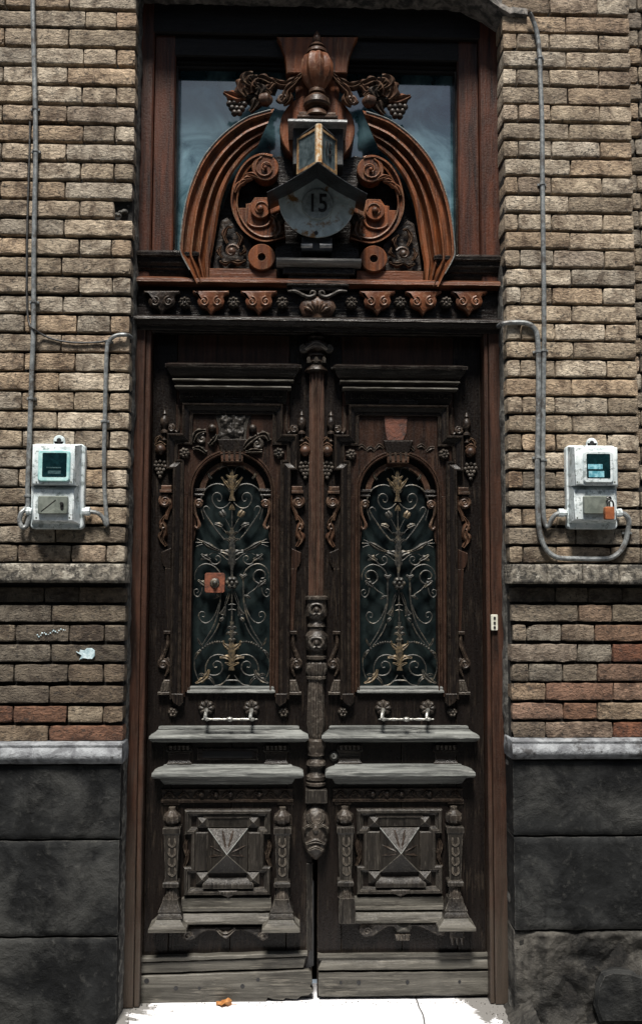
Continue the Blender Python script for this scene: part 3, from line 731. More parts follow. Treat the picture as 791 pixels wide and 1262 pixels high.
# dark packing behind the lower carvings
# hearts and rosettes of the frieze
def heart(px, dull):
    mb = MB()
    P = [(-22, 358), (22, 358), (22, 361), (17, 363), (15, 366), (16.5, 371), (15, 376), (10, 379), (5, 381), (1.5, 386), (0, 388), (-1.5, 386), (-5, 381), (-10, 379), (-15, 376), (-16.5, 371), (-15, 366), (-17, 363), (-22, 361)]
    mb.prism([(px+a, b) for a, b in P], .088, .130, .0035, dome=.003)
    h = mb.build('heart_bracket', C_DK if dull else C_ORG, df)
    mb = MB(); mb.volute(px-8.5, 371.5, .084, 6, 1.6, 1.3, a0=pi*.5, dirn=-1, back=False); mb.volute(px+8.5, 371.5, .084, 6, 1.6, 1.6, a0=pi*.5, dirn=1, back=False)
    mb.build('volute', C_DK if dull else C_ORG, h)
for px, d in ((199.5, 1), (260, 0), (319, 0), (465, 0), (521.5, 0), (578, 0)): heart(px, d)
for px in (228, 288, 348, 433, 493, 549.5):
    mb = MB(); mb.rosette(px, 373.5, .100, 8, 8, .8, .7); mb.build('rosette', C_GR, df)
# central frieze bracket: plate, ribbon scrolls, shell
with tr():
    mb = MB(); mb.pbox(353, 345, 430, 352, .075, .2, .004, 8, .0006); mb.pbox(360, 351, 423, 358, .085, .2, .003, 8, .0006); mb.build('bracket_cap', W_DKH, df)
    mb = MB(); mb.prism([(372, 370), (380, 366), (391, 365), (402, 366), (411, 370), (414, 378), (409, 388), (401, 392), (396, 398), (391, 399), (386, 398), (381, 392), (373, 388), (369, 378)], .088, .15, .006, dome=.006)
    sh = mb.build('shell_cartouche', C_MID, df)
    for k in range(-3, 4):
        a = k*.36; mb = MB(); mb.ptube([(391+sin(a)*4, 388-cos(a)*3, .085), (391+sin(a)*12, 386-cos(a)*11, .072), (391+sin(a)*18, 386-cos(a)*15, .082)], .08, [.8, 2.2, 1.4], 6, 4); mb.build('shell_rib', C_MID, sh)
    for s in (-1, 1):
        mb = MB(); mb.ptube([(391+s*36, 359), (391+s*27, 359), (391+s*19, 363), (391+s*11, 366), (391+s*4, 364), (391+s*3, 360), (391+s*7, 359), (391+s*9, 362)], .082, [1.2, 2, 2.2, 2.3, 2, 1.6, 1.3, 1], 6, 5); mb.build('ribbon_scroll', C_GR, df)
# ---- arch halves
outer = [(242, 349), (233, 331), (221.5, 311), (223.5, 281), (230, 244), (240.5, 214), (253, 190), (275, 165), (301, 146), (319, 139), (338, 134)]
inner = [(259, 349), (259, 337), (259.5, 322), (264, 299), (268, 274), (273, 248), (283, 221), (296, 201), (306, 190), (313, 184), (317, 181)]
oo = resample([outer[0], outer[1]]+catmull(outer[2:], 6), 60); ii = resample(inner[:2]+catmull(inner[2:], 6), 60)
prof = [(0, .0), (0, .062), (.03, .074), (.09, .074), (.12, .060), (.20, .052), (.30, .054), (.33, .064), (.38, .066), (.41, .05), (.50, .036), (.56, .040), (.585, .052), (.64, .053), (.67, .036), (.75, .026), (.80, .030), (.825, .042), (.92, .042), (1.0, .034), (1.0, 0)]
for s in (-1, 1):
    with tr(mirror=XD+.004 if s == 1 else None):
        mb = MB(); rows = []
        for k, (a, b) in enumerate(zip(oo, ii)):
            rows.append([])
            for t, h in prof:
                Y = .150-h*1.22; p = M(a[0]+(b[0]-a[0])*t, a[1]+(b[1]-a[1])*t, Y); rows[-1].append((p.x, Y+jit(.0004), p.z))
        ids = mb.grid(rows); mb.face(ids[0]); mb.face(ids[-1]); am_ = mb.build('arch_moulding', W_ORG, df, True, .5)
        mb = MB(); mb.tube([M(p[0]+.3, p[1]+.3, .150-.074*1.22-.001) for p in oo[4::3]], [.0026+jit(.0007) for _ in oo[4::3]], 6, 2); mb.build('worn_edge', W_PALE, am_)
        # S-scroll band
        oc = catmull([(336, 191), (322, 189), (306, 196), (294, 211), (287, 230), (284.5, 250), (289, 268), (299, 284), (314, 295), (330, 298), (351, 293)], 6)
        mb = MB(); rows = []; oc = resample(oc, 50)
        for i, p in enumerate(oc):
            q0 = oc[max(i-1, 0)]; q1 = oc[min(i+1, 49)]; d = Vector((q1[0]-q0[0], q1[1]-q0[1])).normalized(); nn = Vector((-d.y, d.x)); wd = 10-3*i/49
            rows.append([])
            for t, h in ((-.05, .0), (-.05, .04), (.05, .052), (.2, .052), (.27, .038), (.75, .034), (.82, .046), (1, .044), (1, 0)):
                Y = .165-h*1.2; v = M(p[0]-nn.x*wd*t, p[1]-nn.y*wd*t, Y); rows[-1].append((v.x, Y, v.z))
        ids = mb.grid(rows); mb.face(ids[0]); mb.face(ids[-1]); sc = mb.build('scroll_band', W_ORG, df, True, .6)
        mb = MB(); mb.disc(327, 206.5, .108, .165, 17, .003, seg=36); mb.build('volute_disc', W_ORG, sc)
        mb = MB(); mb.volute(327, 206.5, .107, 13.5, 1.6, 1.3, a0=pi*.6, dirn=1, back=False); mb.build('volute', W_ORG, sc)
        for k in range(4):
            mb = MB(); a = .5+k*.42; mb.leaf([(318-k*6.5, 219+k*1.5), (311-k*6.0, 216+k*4.5), (303-k*4.5, 215+k*7.5)], [2, 4.5, 1.5], .112, .012, lobes=0, n=8); mb.build('acanthus_lobe', C_ORG, sc)
        # inner block with round boss
        mb = MB(); mb.prism([(294, 256), (303, 256), (303, 251), (309, 250), (314, 243), (330, 243), (335, 248), (348, 248), (352, 292), (330, 296), (316, 293), (303, 284), (296, 272)], .128, .17, .003); bl = mb.build('scroll_block', W_ORG, df)
        mb = MB(); mb.disc(321, 257, .110, .13, 12.5, .003, seg=30); mb.build('boss', W_ORG, bl)
        mb = MB(); mb.volute(321, 257, .109, 10, 1.2, 1.0, a0=0, dirn=1, back=False); mb.ball(321, 257, .106, 4.5, ry=.8); mb.build('boss_button', W_ORG, bl)
        mb = MB(); mb.ptube([(311+14*sin(a*.5)*1.0+8, 272+8*cos(a*.5)) for a in range(-3, 4)], .124, 1.4, 6, 3); mb.build('boss_swag', W_ORG, bl)
        mb = MB(); mb.leaf([(336, 292), (343, 284), (340, 272), (334, 266)], [6, 8, 6, 2], .118, .014, lobes=3, n=14); mb.build('acanthus_leaf', C_MID, df)
        mb = MB(); mb.ball(345, 270, .12, 8, ry=.7, gad=6); mb.build('acanthus_bud', C_DK, df)
        # pierced disc
        mb = MB(); mb.disc(322.5, 316.5, .082, .165, 17, .003, hole=.30, seg=36); dd = mb.build('pierced_disc', W_ORG, df)
        mb = MB(); mb.disc(322.5, 316.5, .10, .15, 5.5, .0, seg=16); mb.build('disc_hole', BLACKP, dd)
        # corner carving: ring with a ball and curling leaves
        mb = MB(); mb.volute(285.5, 310, .11, 9, 1.05, 2.2, a0=.4, dirn=1, back=False); mb.ball(285.5, 310, .112, 5.5, ry=.8); cc = mb.build('ring_and_ball', C_MID, df)
        for sp, wd in (([(280, 300), (276, 290), (281, 280), (286, 281)], [2, 4, 3.4, 1.2]), ([(274, 318), (270, 311), (273, 303)], [1.5, 3.6, 1]), ([(284, 321), (294, 324), (303, 321)], [2, 4.5, 1.5]), ([(294, 303), (297, 294), (291, 287)], [2, 4, 1]), ([(271, 322), (278, 325), (285, 322)], [1.5, 3.5, 1]), ([(296, 314), (302, 309), (300, 303)], [1.5, 3, 1])):
            mb = MB(); mb.leaf(sp, wd, .122, .012, lobes=2, n=10); mb.build('curling_leaf', C_MID, cc)
        mb = MB(); mb.prism([(262, 331), (266, 300), (272, 272), (280, 268), (300, 288), (310, 300), (312, 331)], .14, .19, .002); mb.build('carving_ground', C_DK, df)
mb = MB(); mb.prism([(256, 348), (262, 305), (271, 262), (286, 226), (300, 208), (316, 197), (345, 192), (366, 200), (416, 200), (437, 192), (466, 197), (482, 208), (496, 226), (511, 262), (520, 305), (525, 348)], .185, .215, .002); mb.build('scroll_shade_sheet', W_DKH, df)  # dark sheet added to give the shade behind the scrolls
# shelf under the number disc
mb = MB(); mb.prism([(340, 299), (441, 299), (446, 346), (335, 346)], .135, .20, .002); mb.build('carving_ground', W_DKH, df)
mb = MB(); rows = []
for i in range(25):
    X = M(341+104*i/24, 320, .05).x; rows.append([])
    for k in range(13):
        a = pi*k/12-pi*.5; rows[-1].append((X+jit(.0005), .10-.045*cos(a), M(390, 322, .07).z+.019*sin(a)+jit(.0006)))
ids = mb.grid(rows); mb.face(ids[0]); mb.face(ids[-1]); mb.build('rounded_shelf', wood('wood_shelf_worn_glint', (.06, .055, .05), (.26, .25, .235), (.55, .55, .53), .9, 'x', .3, .3), df)  # worn wood, paled further to put the shelf's highlight into its colour
mb = MB(); mb.pbox(349, 330, 437, 338, .085, .16, .004, 12, .0006); mb.pbox(355, 337, 431, 346, .098, .16, .004, 12, .0006); mb.build('shelf_support', W_DKH, df)

# ---- central back board, urn and garlands
mb = MB(); mb.prism([(341, 45), (441, 45), (436.5, 53), (431.5, 66), (428.5, 80), (428, 90), (353, 90), (352.5, 80), (350, 66), (345.5, 53)], .100, .30, .004); mb.build('urn_back_plate', W_ORG, df)
mb = MB(); mb.pbox(364, 88, 417.5, 148, .128, .23, .003, 6, .0005); mb.build('urn_back_board', W_ORG, df)
mb = MB(); mb.disc(391, 159, .125, .22, 48, .004, seg=48); mb.build('round_back_board', W_ORG, df)
YU = .075
mb = MB(); mb.turn(390.5, YU, [(38, .5), (41, 3), (45, 5.5), (49, 6), (52, 4.5), (53.5, 8), (56, 11), (58, 8), (60, 13), (63, 13.5), (65, 10)], seg=22)
urn = mb.build('urn_finial', C_MID, df)
mb = MB(); mb.turn(390.5, YU, [(64, 10), (66.5, 17), (72, 20.5), (80, 21.5), (88, 20.5), (97, 16.5), (104, 12), (109, 8.5), (112, 8)], flutes=9, fd=.16)
mb.build('urn_body', C_ORG, urn)
mb = MB(); mb.turn(390.5, YU, [(108, 8), (110, 10.5), (113, 10.5), (115, 7), (117, 11), (120, 16), (126, 17.5), (129, 16), (131, 9), (134, 9), (136, 13), (141, 15), (142, 12)], seg=24)
mb.build('urn_foot', C_MID, urn)
mb = MB(); mb.pbox(366, 141, 416, 144.5, .045, .2, .003, 8, .0006); mb.pbox(368, 137.5, 414, 141.5, .06, .2, .003, 8, .0006); mb.build('urn_plinth', C_MID, df)
for s in (-1, 1):
    with tr(mirror=XD if s == 1 else None):
        y0 = .10
        def lf(sp, wd, Y, h=.014, lobes=3, nm='garland_leaf', mt=C_MID, **k):
            mb = MB(); mb.leaf(sp, [q*1.5 for q in wd], Y, h*1.4, lobes, **k); return mb.build(nm, mt, df)
        lf([(372, 92), (365, 99), (354, 105), (344, 104), (337, 99), (332, 101)], [2, 4.5, 5, 4.5, 3.5, 1.5], .10, lobes=3)
        lf([(368, 97), (360, 106), (353, 113), (351, 121), (346, 126), (341, 123)], [2, 4, 4.5, 4, 3, 1.4], .095, lobes=3)
        lf([(354, 112), (357, 120), (354, 127), (349, 129)], [2.5, 3.5, 3.5, 1.4], .098, lobes=2)
        lf([(345, 104), (333, 102), (322, 97), (314, 99)], [3, 5, 5.5, 2], .10, lobes=3)
        mb = MB(); mb.ball(327, 123, .085, 10, rz=.85, gad=5, seg=14, n=8); mb.leaf([(334, 116), (328, 112), (320, 114)], [2, 5, 2], .082, lobes=2, n=8); mb.build('pomegranate', C_MID, df)
        lf([(318, 96), (311, 100), (306, 108), (308, 116)], [3, 8, 9, 4], .09, .018, 3)
        lf([(306, 98), (300, 103), (298, 112), (304, 119)], [2, 7, 7, 3], .085, .016, 3)
        lf([(316, 104), (322, 110), (318, 118)], [2, 6, 3], .082, .012, 2, mt=C_DK)
        lf([(302, 119), (293, 121), (284, 118), (276, 114)], [3, 6.5, 5.5, 1.5], .095, .014, 3, mt=C_ORG)
        lf([(312, 128), (318, 122), (314, 132), (308, 138)], [3, 6, 5, 2], .1, .012, 2, mt=C_DK)
        lf([(341, 113), (328, 109), (314, 112), (303, 110)], [4, 8, 9, 3], .115, .014, 2, mt=C_DK)
        lf([(322, 131), (312, 124), (300, 124)], [4, 8, 4], .115, .012, 2, mt=C_DK)
        lf([(312, 92), (305, 94), (303, 101), (309, 105)], [3, 6, 5, 2], .075, .014, 2)
        lf([(337, 103), (331, 110), (322, 112)], [2, 4.5, 2], .088, .012, 2)
        mb = MB(); mb.volute(348, 123, .09, 5.5, 1.4, 2.6, a0=.6, dirn=1, back=False); mb.build('garland_curl', C_MID, df)
        gb = None
        for gx, gy in ((283, 128), (289, 127), (295, 128.5), (301, 129), (286, 133.5), (292, 134), (298, 134.5), (289, 139.5), (295, 139)):
            mb = MB(); mb.ball(gx, gy, .095+jit(.004), 4.4, seg=10, n=6)
            if gb is None: gb = mb.build('grape_bunch', C_DK, df)
            else: mb.build('grape', C_DK, gb)

# ================================================================ HOUSE NUMBER LAMP
hl = thing('house_number_lamp', (XD, .05, M(391, 294, .06).z), 'old rusty house number lamp with a little pitched roof over its round plate reading 15', 'lamp')
cx = M(391.5, 180, 0).x
mb = MB(); mb.pbox(355, 147, 428, 150, -.03, .13, .001, 8, .0004); mb.build('cap_plate', simple('lamp_cap_sheet', (.22, .23, .23), (.42, .43, .43), 40, .45, .3), hl, False)
mb = MB(); mb.pbox(361, 150, 423, 203, .025, .125, .003); mb.build('back_box', LAMPB, hl, False)
# V-shaped lantern: front edge, two glazed faces
Yt, Yb_ = -.085, .02
def vq(px, py, Y): v = M(px, py, Y); return v
zt_ = M(391, 156, Yt).z; zb_ = M(391, 201, Yt).z
xf = M(392.8, 178, Yt).x; xl = M(366.5, 185, Yb_).x; xr = M(414.5, 185, Yb_).x
def panel(a, b, z0, z1, th, mt, name, inset=0.0, out=0.0, holes=False):
    """upright plate between plan points a and b"""
    d = Vector((b[0]-a[0], b[1]-a[1])); L = d.length; d.normalize(); nn = Vector((d.y, -d.x))
    if nn.y > 0: nn = -nn
    mb = MB(); P = []
    for u, z, o in ((inset, z0, out), (L-inset, z0, out), (L-inset, z1, out), (inset, z1, out)):
        P.append((a[0]+d.x*u+nn.x*o, a[1]+d.y*u+nn.y*o, z))
    f = [mb.pt(p) for p in P]; bk = [mb.pt((p[0]-nn.x*th, p[1]-nn.y*th, p[2])) for p in P]
    mb.face(f); mb.face(bk)
    for i in range(4): mb.face((f[i], f[(i+1) % 4], bk[(i+1) % 4], bk[i]))
    return mb.build(name, mt, hl, False), (a, d, nn, L)
for (a, b) in (((xl, Yb_), (xf, Yt)), ((xf, Yt), (xr, Yb_))):
    o, (A, d, nn, L) = panel(a, b, zb_, zt_, .002, G_LP, 'lamp_pane', .004)
    fr = MB()
    def bar(u0, u1, z0, z1, o0=.0035):
        P = [(A[0]+d.x*u+nn.x*o_, A[1]+d.y*u+nn.y*o_, z) for o_ in (o0, -.004) for u, z in ((u0, z0), (u1, z0), (u1, z1), (u0, z1))]
        i = [fr.pt(p) for p in P]
        fr.face(i[:4]); fr.face(i[4:])
        for k in range(4): fr.face((i[k], i[(k+1) % 4], i[4+(k+1) % 4], i[4+k]))
    t = .009
    bar(0, L, zb_, zb_+t*1.3); bar(0, L, zt_-t, zt_); bar(0, t, zb_+t*1.3, zt_-t); bar(L-t, L, zb_+t*1.3, zt_-t)
    fr.build('lamp_window_frame', LAMPM, hl, False)
mb = MB(); mb.tube([Vector((xf, Yt-.004, zb_-.003)), Vector((xf, Yt-.004, zt_+.004))], .0145, 8, 1); mb.build('corner_strip', simple('lamp_corner_paint', (.40, .24, .09), (.66, .60, .48), 45, .5, dist=.001, c3=(.34, .13, .03), sc3=50), hl)
mb = MB(); ids = [mb.pt(p) for p in ((xl-.004, Yb_, zt_), (xf, Yt-.008, zt_+.010), (xr+.004, Yb_, zt_), (xl-.004, Yb_, zt_+.006), (xf, Yt-.008, zt_+.016), (xr+.004, Yb_, zt_+.006))]
mb.face(ids[:3]); mb.face(ids[3:]); [mb.face((ids[i], ids[(i+1) % 3], ids[3+(i+1) % 3], ids[3+i])) for i in range(3)]; mb.build('lantern_lid', LAMPB, hl, False)
def text(body, size, loc, rotz, mt, name, par, ext=.0012, font=None, sx=1.0):
    cu = bpy.data.curves.new(name, 'FONT'); cu.body = body; cu.size = size; cu.extrude = ext; cu.align_x = 'CENTER'; cu.align_y = 'CENTER'; cu.resolution_u = 4; cu.offset = size*.012
    t = bpy.data.objects.new('tmp', cu); COL.objects.link(t); bpy.context.view_layer.update()
    me = bpy.data.meshes.new_from_object(t); bpy.data.objects.remove(t)
    me.materials.clear(); me.materials.append(mt)
    o = bpy.data.objects.new(name, me); COL.objects.link(o); o.parent = par; o.location = Vector(loc)-ORG[par.name]; o.rotation_euler = (pi/2, 0, rotz); o.scale = (sx, 1, 1); return o
ang = atan2(Yb_-Yt, xr-xf)
mid = ((xf+xr)/2, (Yt+Yb_)/2); text('15', .082, (mid[0]-sin(-ang)*-.0025+.004, mid[1]-.004, (zt_+zb_)/2+.002), ang, INK, 'number', hl, sx=.62)

# pitched roof over the plate: two sheets from the front apex
zr = M(391, 200.5, -.115).z
mb = MB(); xa_ = M(391.5, 200, -.115).x
eL = M(329, 238, -.07); eR = M(452.5, 240, -.07)
ridge_f = (xa_, -.120, zr); ridge_b = (xa_, .120, zr+.016)
for e in (eL, eR):
    mb2 = MB(); q = [ridge_f, (e.x, -.075, e.z), (e.x, .120, e.z+.010), ridge_b]
    n = 8; rows = []
    for k in range(n+1):
        t = k/n; sag = -.007*sin(pi*t)
        rows.append([(q[0][0]+(q[1][0]-q[0][0])*t, q[0][1]+(q[1][1]-q[0][1])*t, q[0][2]+(q[1][2]-q[0][2])*t+sag), (q[3][0]+(q[2][0]-q[3][0])*t, q[3][1]+(q[2][1]-q[3][1])*t, q[3][2]+(q[2][2]-q[3][2])*t+sag)])
    top = [[(p[0], p[1], p[2]+.0025) for p in r] for r in rows]
    full = [[a[0], a[1], b[1], b[0]] for a, b in zip(rows, top)]
    ids = mb2.grid(full, close_u=True); mb2.face(ids[0]); mb2.face(ids[-1]); mb2.build('roof_sheet', ROOFM, hl, True, .5)
mb = MB(); c0 = M(391, 244.5, .055)
mb.prism([(391+47.5*cos(radians(a)), 245-47.5*sin(radians(a))) for a in range(-180-12, 13, 6)]+[(424, 222), (391, 207), (358, 222)], .050, .058, .0015); plate = mb.build('number_plate', TIN, hl)
mb = MB(); mb.disc(391.5, 251, .036, .050, 20, .003, seg=36); mb.build('number_boss', simple('boss_grey', (.16, .19, .195), (.28, .32, .325), 60, .6, dist=.0015), hl)
cN = M(391.5, 250, .0345); text('15', .105, (cN.x, .0345, cN.z-.004), 0, INK, 'number', hl, sx=.8)
mb = MB(); mb.disc(389.5, 287, .0475, .051, 2.6, .0, seg=12); mb.build('screw_hole', INK, plate)
mb = MB(); mb.disc(391, 249, .060, .125, 34, .0, seg=36); mb.build('plate_box', LAMPB, hl)
mb = MB(); mb.pbox(372, 292, 409, 309, .075, .13, .003); mb.build('bracket', LAMPB, hl)
for x0, x1 in ((371, 385), (394, 409)):
    mb = MB(); a = M(x0, 303, .05); b = M(x1, 303, .05); mb.tube([a, b], .009, 10, 1); mb.build('hinge_barrel', simple('hinge_steel%d' % x0, (.22, .22, .22), (.42, .42, .42), 60, .35, .5), hl)

# ================================================================ DOOR LEAVES
YL = .18
XC = M(284.6, 760, YL).x                       # middle of the left leaf
DX = M(491.8, 720, YL).x-M(286.0, 719, YL).x
XS = M(388.5, 800, YL).x                        # meeting line
def both(par, fn):
    """build a detail on the left half of a leaf and again mirrored on its right half"""
    for s in (0, 1):
        with tr(mirror=XC if s else None): fn(s)
def leaf_door(side):
    off = 0 if side == 0 else DX
    lab = ('left leaf of the carved brown double door, with a rusty square plate on its grille', 'right leaf of the carved brown double door, with the round keyhole beside its middle column')[side]
    d = thing('door_leaf', (XC+off, YL, 0), lab, 'door', 'leaves of the carved double door')
    mt_lo = W_GRV
    with tr(off=off):
        def add(mb, name, mt, par=None, **k): return mb.build(name, mt, par or d, **k)
        zt = M(285, 409, YL).z; zl = .004
        xo = XIL+.006 if side == 0 else XS+.012-off
        xi = XS-.008 if side == 0 else XIR-.006-off
        a0, a1 = M(236.5, 700, YL).x, 2*XC-M(236.5, 700, YL).x
        zs_, zb_ = M(286, 607, YL).z, M(286, 852, YL).z
        # stiles and rails
        mb = MB(); mb.box(xo, M(213, 800, YL).x, YL, YL+.045, zl, zt, .002, 20, .0006); add(mb, 'stile', W_DK)
        mb = MB(); mb.box(2*XC-M(213, 800, YL).x, xi, YL, YL+.045, zl, zt, .002, 20, .0006); add(mb, 'stile', W_DK)
        xa_, xb_ = M(213, 800, YL).x+.0015, 2*XC-M(213, 800, YL).x-.0015
        mb = MB(); mb.box(xa_, xb_, YL+.002, YL+.045, zb_-M(286, 900, YL).z*0-U(46), zb_, .002, 12, .0006); add(mb, 'middle_rail', W_DK)
        mb = MB(); mb.box(xa_, xb_, YL+.002, YL+.045, M(286, 500, YL).z, zt, .002, 12, .0006); add(mb, 'top_rail', W_JAMB)
        # lower boards
        xs = [xa_, xa_+U(3), xa_+(xb_-xa_)*.5, xb_-U(8), xb_]
        for p, q in ((xa_, xa_+(xb_-xa_)*.52), (xa_+(xb_-xa_)*.52+.0015, xb_)):
            mb = MB(); mb.box(p, q, YL+.003+jit(.001), YL+.045, zl, zb_-U(46)-.001, .002, 8, .0006); add(mb, 'lower_board', W_DK)
        # spandrel board round the arched light
        r = XC-a0; arc = [(XC-r*cos(t*pi/24), zs_+r*sin(t*pi/24)) for t in range(25)]
        xw0, xw1 = M(216, 620, YL).x, 2*XC-M(216, 620, YL).x
        mb = MB(); mb.prism([(xw0, zs_-.01), (a0, zs_-.01)]+arc+[(a1, zs_-.01), (xw1, zs_-.01), (xw1, M(286, 500, YL).z), (xw0, M(286, 500, YL).z)], YL-.004, YL+.04, .001, world=True); sp = add(mb, 'spandrel', W_MID)
        for p, q in ((xw0, a0), (a1, xw1)):
            mb = MB(); mb.box(p, q, YL-.004, YL+.04, zb_, zs_-.011, .001, 12, .0005); add(mb, 'upright', W_MID)
        mb = MB(); mb.box(a0-.01, a1+.01, .222, .230, zb_-.01, zs_+r+.01, 0); add(mb, 'glass_pane', G_DR, smooth=False)
        # arched moulding round the light: outer
        path = [(a0, zb_)]+[(a0, zb_+(zs_-zb_)*k/14) for k in range(1, 14)]+arc+[(a1, zb_+(zs_-zb_)*(14-k)/14) for k in range(1, 14)]+[(a1, zb_)]
        e = U(1)
        mb = MB(); mb.sweep([(-5.5*e, -.004), (-5.5*e, .006), (-4.6*e, .010), (-3.4*e, .010), (-2.8*e, .005), (-2.0*e, .009), (-1*e, .017), (.3*e, .015), (.8*e, .004), (.9*e, -.04)], path, YL); add(mb, 'arch_moulding', W_MID)
        # inner face ring over the springing, imposts and keystone
        r1, r2 = r-7.5*e, r-14.5*e
        P = [(XC-r1*cos(t*pi/24), zs_+r1*sin(t*pi/24)) for t in range(25)]+[(XC+r2*cos(t*pi/24), zs_+r2*sin(t*pi/24)) for t in range(25)]
        mb = MB(); mb.prism(P, YL+.012, YL+.04, .002, world=True); add(mb, 'arch_ring', C_MID)
        P = [(XC-(r-.6*e)*cos(t*pi/24), zs_+(r-.6*e)*sin(t*pi/24)) for t in range(25)]+[(XC+(r1-.2*e)*cos(t*pi/24), zs_+(r1-.2*e)*sin(t*pi/24)) for t in range(25)]
        mb = MB(); mb.prism(P, YL+.022, YL+.039, .0, world=True); add(mb, 'arch_reveal', W_DK)
        mb = MB(); mb.prism([(271, 553), (301, 553), (299, 569), (273, 569)], YL-.014, YL+.03, .003); ks = add(mb, 'keystone', C_MID)
        for k in range(4):
            mb = MB(); mb.ptube([(276+k*6.6, 556), (276.5+k*6.4, 566)], YL-.015, 1.6, 6, 1); mb.build('keystone_bead', C_DK, ks)
        def imp(s):
            mb = MB(); mb.hood(243.6, 5.0, YL+.02, [(601, 0), (602, 4), (604.5, 4.5), (606, 2.6), (608, 2.2), (609.5, 3.4), (611, 3), (612, 0)], 4); add(mb, 'impost', W_DKH)
            mb = MB(); mb.volute(245, 620, YL+.004, 4.8, 1.6, 1.5, a0=.3, dirn=1); sc = add(mb, 'side_scroll', C_MID)
            mb = MB(); mb.ptube([(241, 617), (240, 626), (241.5, 634), (244, 640), (246, 647), (243, 651), (240, 648)], YL+.008, [1.6, 2.2, 1.6, 1.4, 2.2, 1.8, 1.2], 6, 4); mb.build('scroll_tail', C_MID, sc)
            mb = MB(); mb.prism([(237.5, 612), (242, 612), (240.5, 634), (242, 648), (240, 664), (237.5, 672)], YL+.014, YL+.03, .001); mb.build('scroll_ground', W_MID, sc)
        both(d, imp)
        # glazing sill
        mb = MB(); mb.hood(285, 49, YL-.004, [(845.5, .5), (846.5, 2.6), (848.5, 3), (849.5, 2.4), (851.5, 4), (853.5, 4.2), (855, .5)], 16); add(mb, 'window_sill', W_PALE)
        # crossetted frame
        def wx(px, py): return M(px, py, YL-.02).x
        zz = [M(286, q, YL-.02).z for q in (861, 579, 535, 497.5)]
        xx = [XC-U(q, .16) for q in (72.5, 80.5, 62.5)]
        L = [(xx[0], zz[0]), (xx[0], zz[1]), (xx[1], zz[1]), (xx[1], zz[2]), (xx[2], zz[2]), (xx[2], zz[3])]
        Rr = [(2*XC-p[0], p[1]) for p in reversed(L)]
        def dens(pp):
            o = []
            for a, b in zip(pp, pp[1:]):
                k = max(1, int(math.dist(a, b)/.06)); o += [(a[0]+(b[0]-a[0])*t/k, a[1]+(b[1]-a[1])*t/k) for t in range(k)]
            return o+[pp[-1]]
        fp = dens(L+Rr)
        mb = MB(); mb.sweep([(0, -.002), (0, .030), (1.2*e, .036), (2.6*e, .035), (3.2*e, .026), (6*e, .022), (9*e, .012), (10*e, .012), (10.6*e, .016), (12.6*e, .016), (13.2*e, .010), (13.8*e, -.002)], fp, YL); add(mb, 'frame_moulding', W_DK, ang=.5)
        # inner upright mouldings beside the light
        def inn(s):
            mb = MB(); x = XC-U(56.5); mb.sweep([(-2*e, 0), (-2*e, .010), (0, .014), (2*e, .010), (2.6*e, 0)], dens([(x, zb_-.02), (x, zs_-.02)]), YL-.004); add(mb, 'bead', W_MID)
            mb = MB(); mb.prism([(209.5, 855), (226, 855), (226, 866), (221, 871), (213, 866)], YL-.032, YL, .003); add(mb, 'frame_foot', W_DK)
        both(d, inn)
        # cornice over the leaf
        mb = MB(); mb.hood(287.5, 62, YL, [(447.5, 17), (449, 22.5), (452, 22), (453.5, 20), (458, 18.5), (463, 15), (466.5, 11.5), (467.2, 12.4), (469.8, 12.2), (470.8, 9.5), (475.5, 8.6), (476.2, 9.4), (478.6, 9.0), (479.6, 6), (483, 5), (491, 4.4), (493, 3.6), (497, 3.0), (497.6, 0)], 22); co = add(mb, 'cornice', W_DKH)
        for fy, fh, hf in ((448.6, 2.6, 84.7), (467.6, 2.0, 74.4), (476.6, 1.8, 71.2)):  # pale strips put the cornice's sky-lit arrises into colour
            mb = MB(); mb.hood(287.5, hf-14, YL, [(fy, 14), (fy+.4, 14.8), (fy+fh-.4, 14.8), (fy+fh, 14)], 22, .0007); mb.v = [(v[0], v[1]+(YL-U(14.8)-(YL-U(hf-62+.5))) if v[1] < YL else v[1], v[2]) for v in mb.v]; mb.build('fillet', W_GR, co)
        for k in range(20):
            if side == 0 and k in (7,): continue
            mb = MB(); x = 228+k*6.1; mb.pbox(x, 484, x+4.2, 489, YL-U(6.2), YL-U(4), .0008); mb.build('dentil', W_DKH, co)
        mb = MB(); mb.pbox(263, 490, 311, 496.5, YL-U(6.6), YL-U(2), .0016, 6, .0005); mb.build('cornice_block', W_DKH, co)
        mb = MB(); mb.pbox(268, 496.5, 306, 504, YL-U(4), YL, .0016, 6, .0005); mb.build('cornice_block', W_DKH, co)
        # rosettes in the corners of the crossettes and on the rail
        for px, py, rr in ((227.5, 558.5, 7), (343.5, 558.5, 7)):
            mb = MB(); mb.rosette(px, py, YL-.008, rr, 7, .8, .7); add(mb, 'rosette', C_GR)
        for px, py in ((213.5, 877.5), (349.5, 877.5)):
            mb = MB(); mb.rosette(px, py, YL-.002, 6.3, 6, .8, .7); add(mb, 'rosette', C_GR)
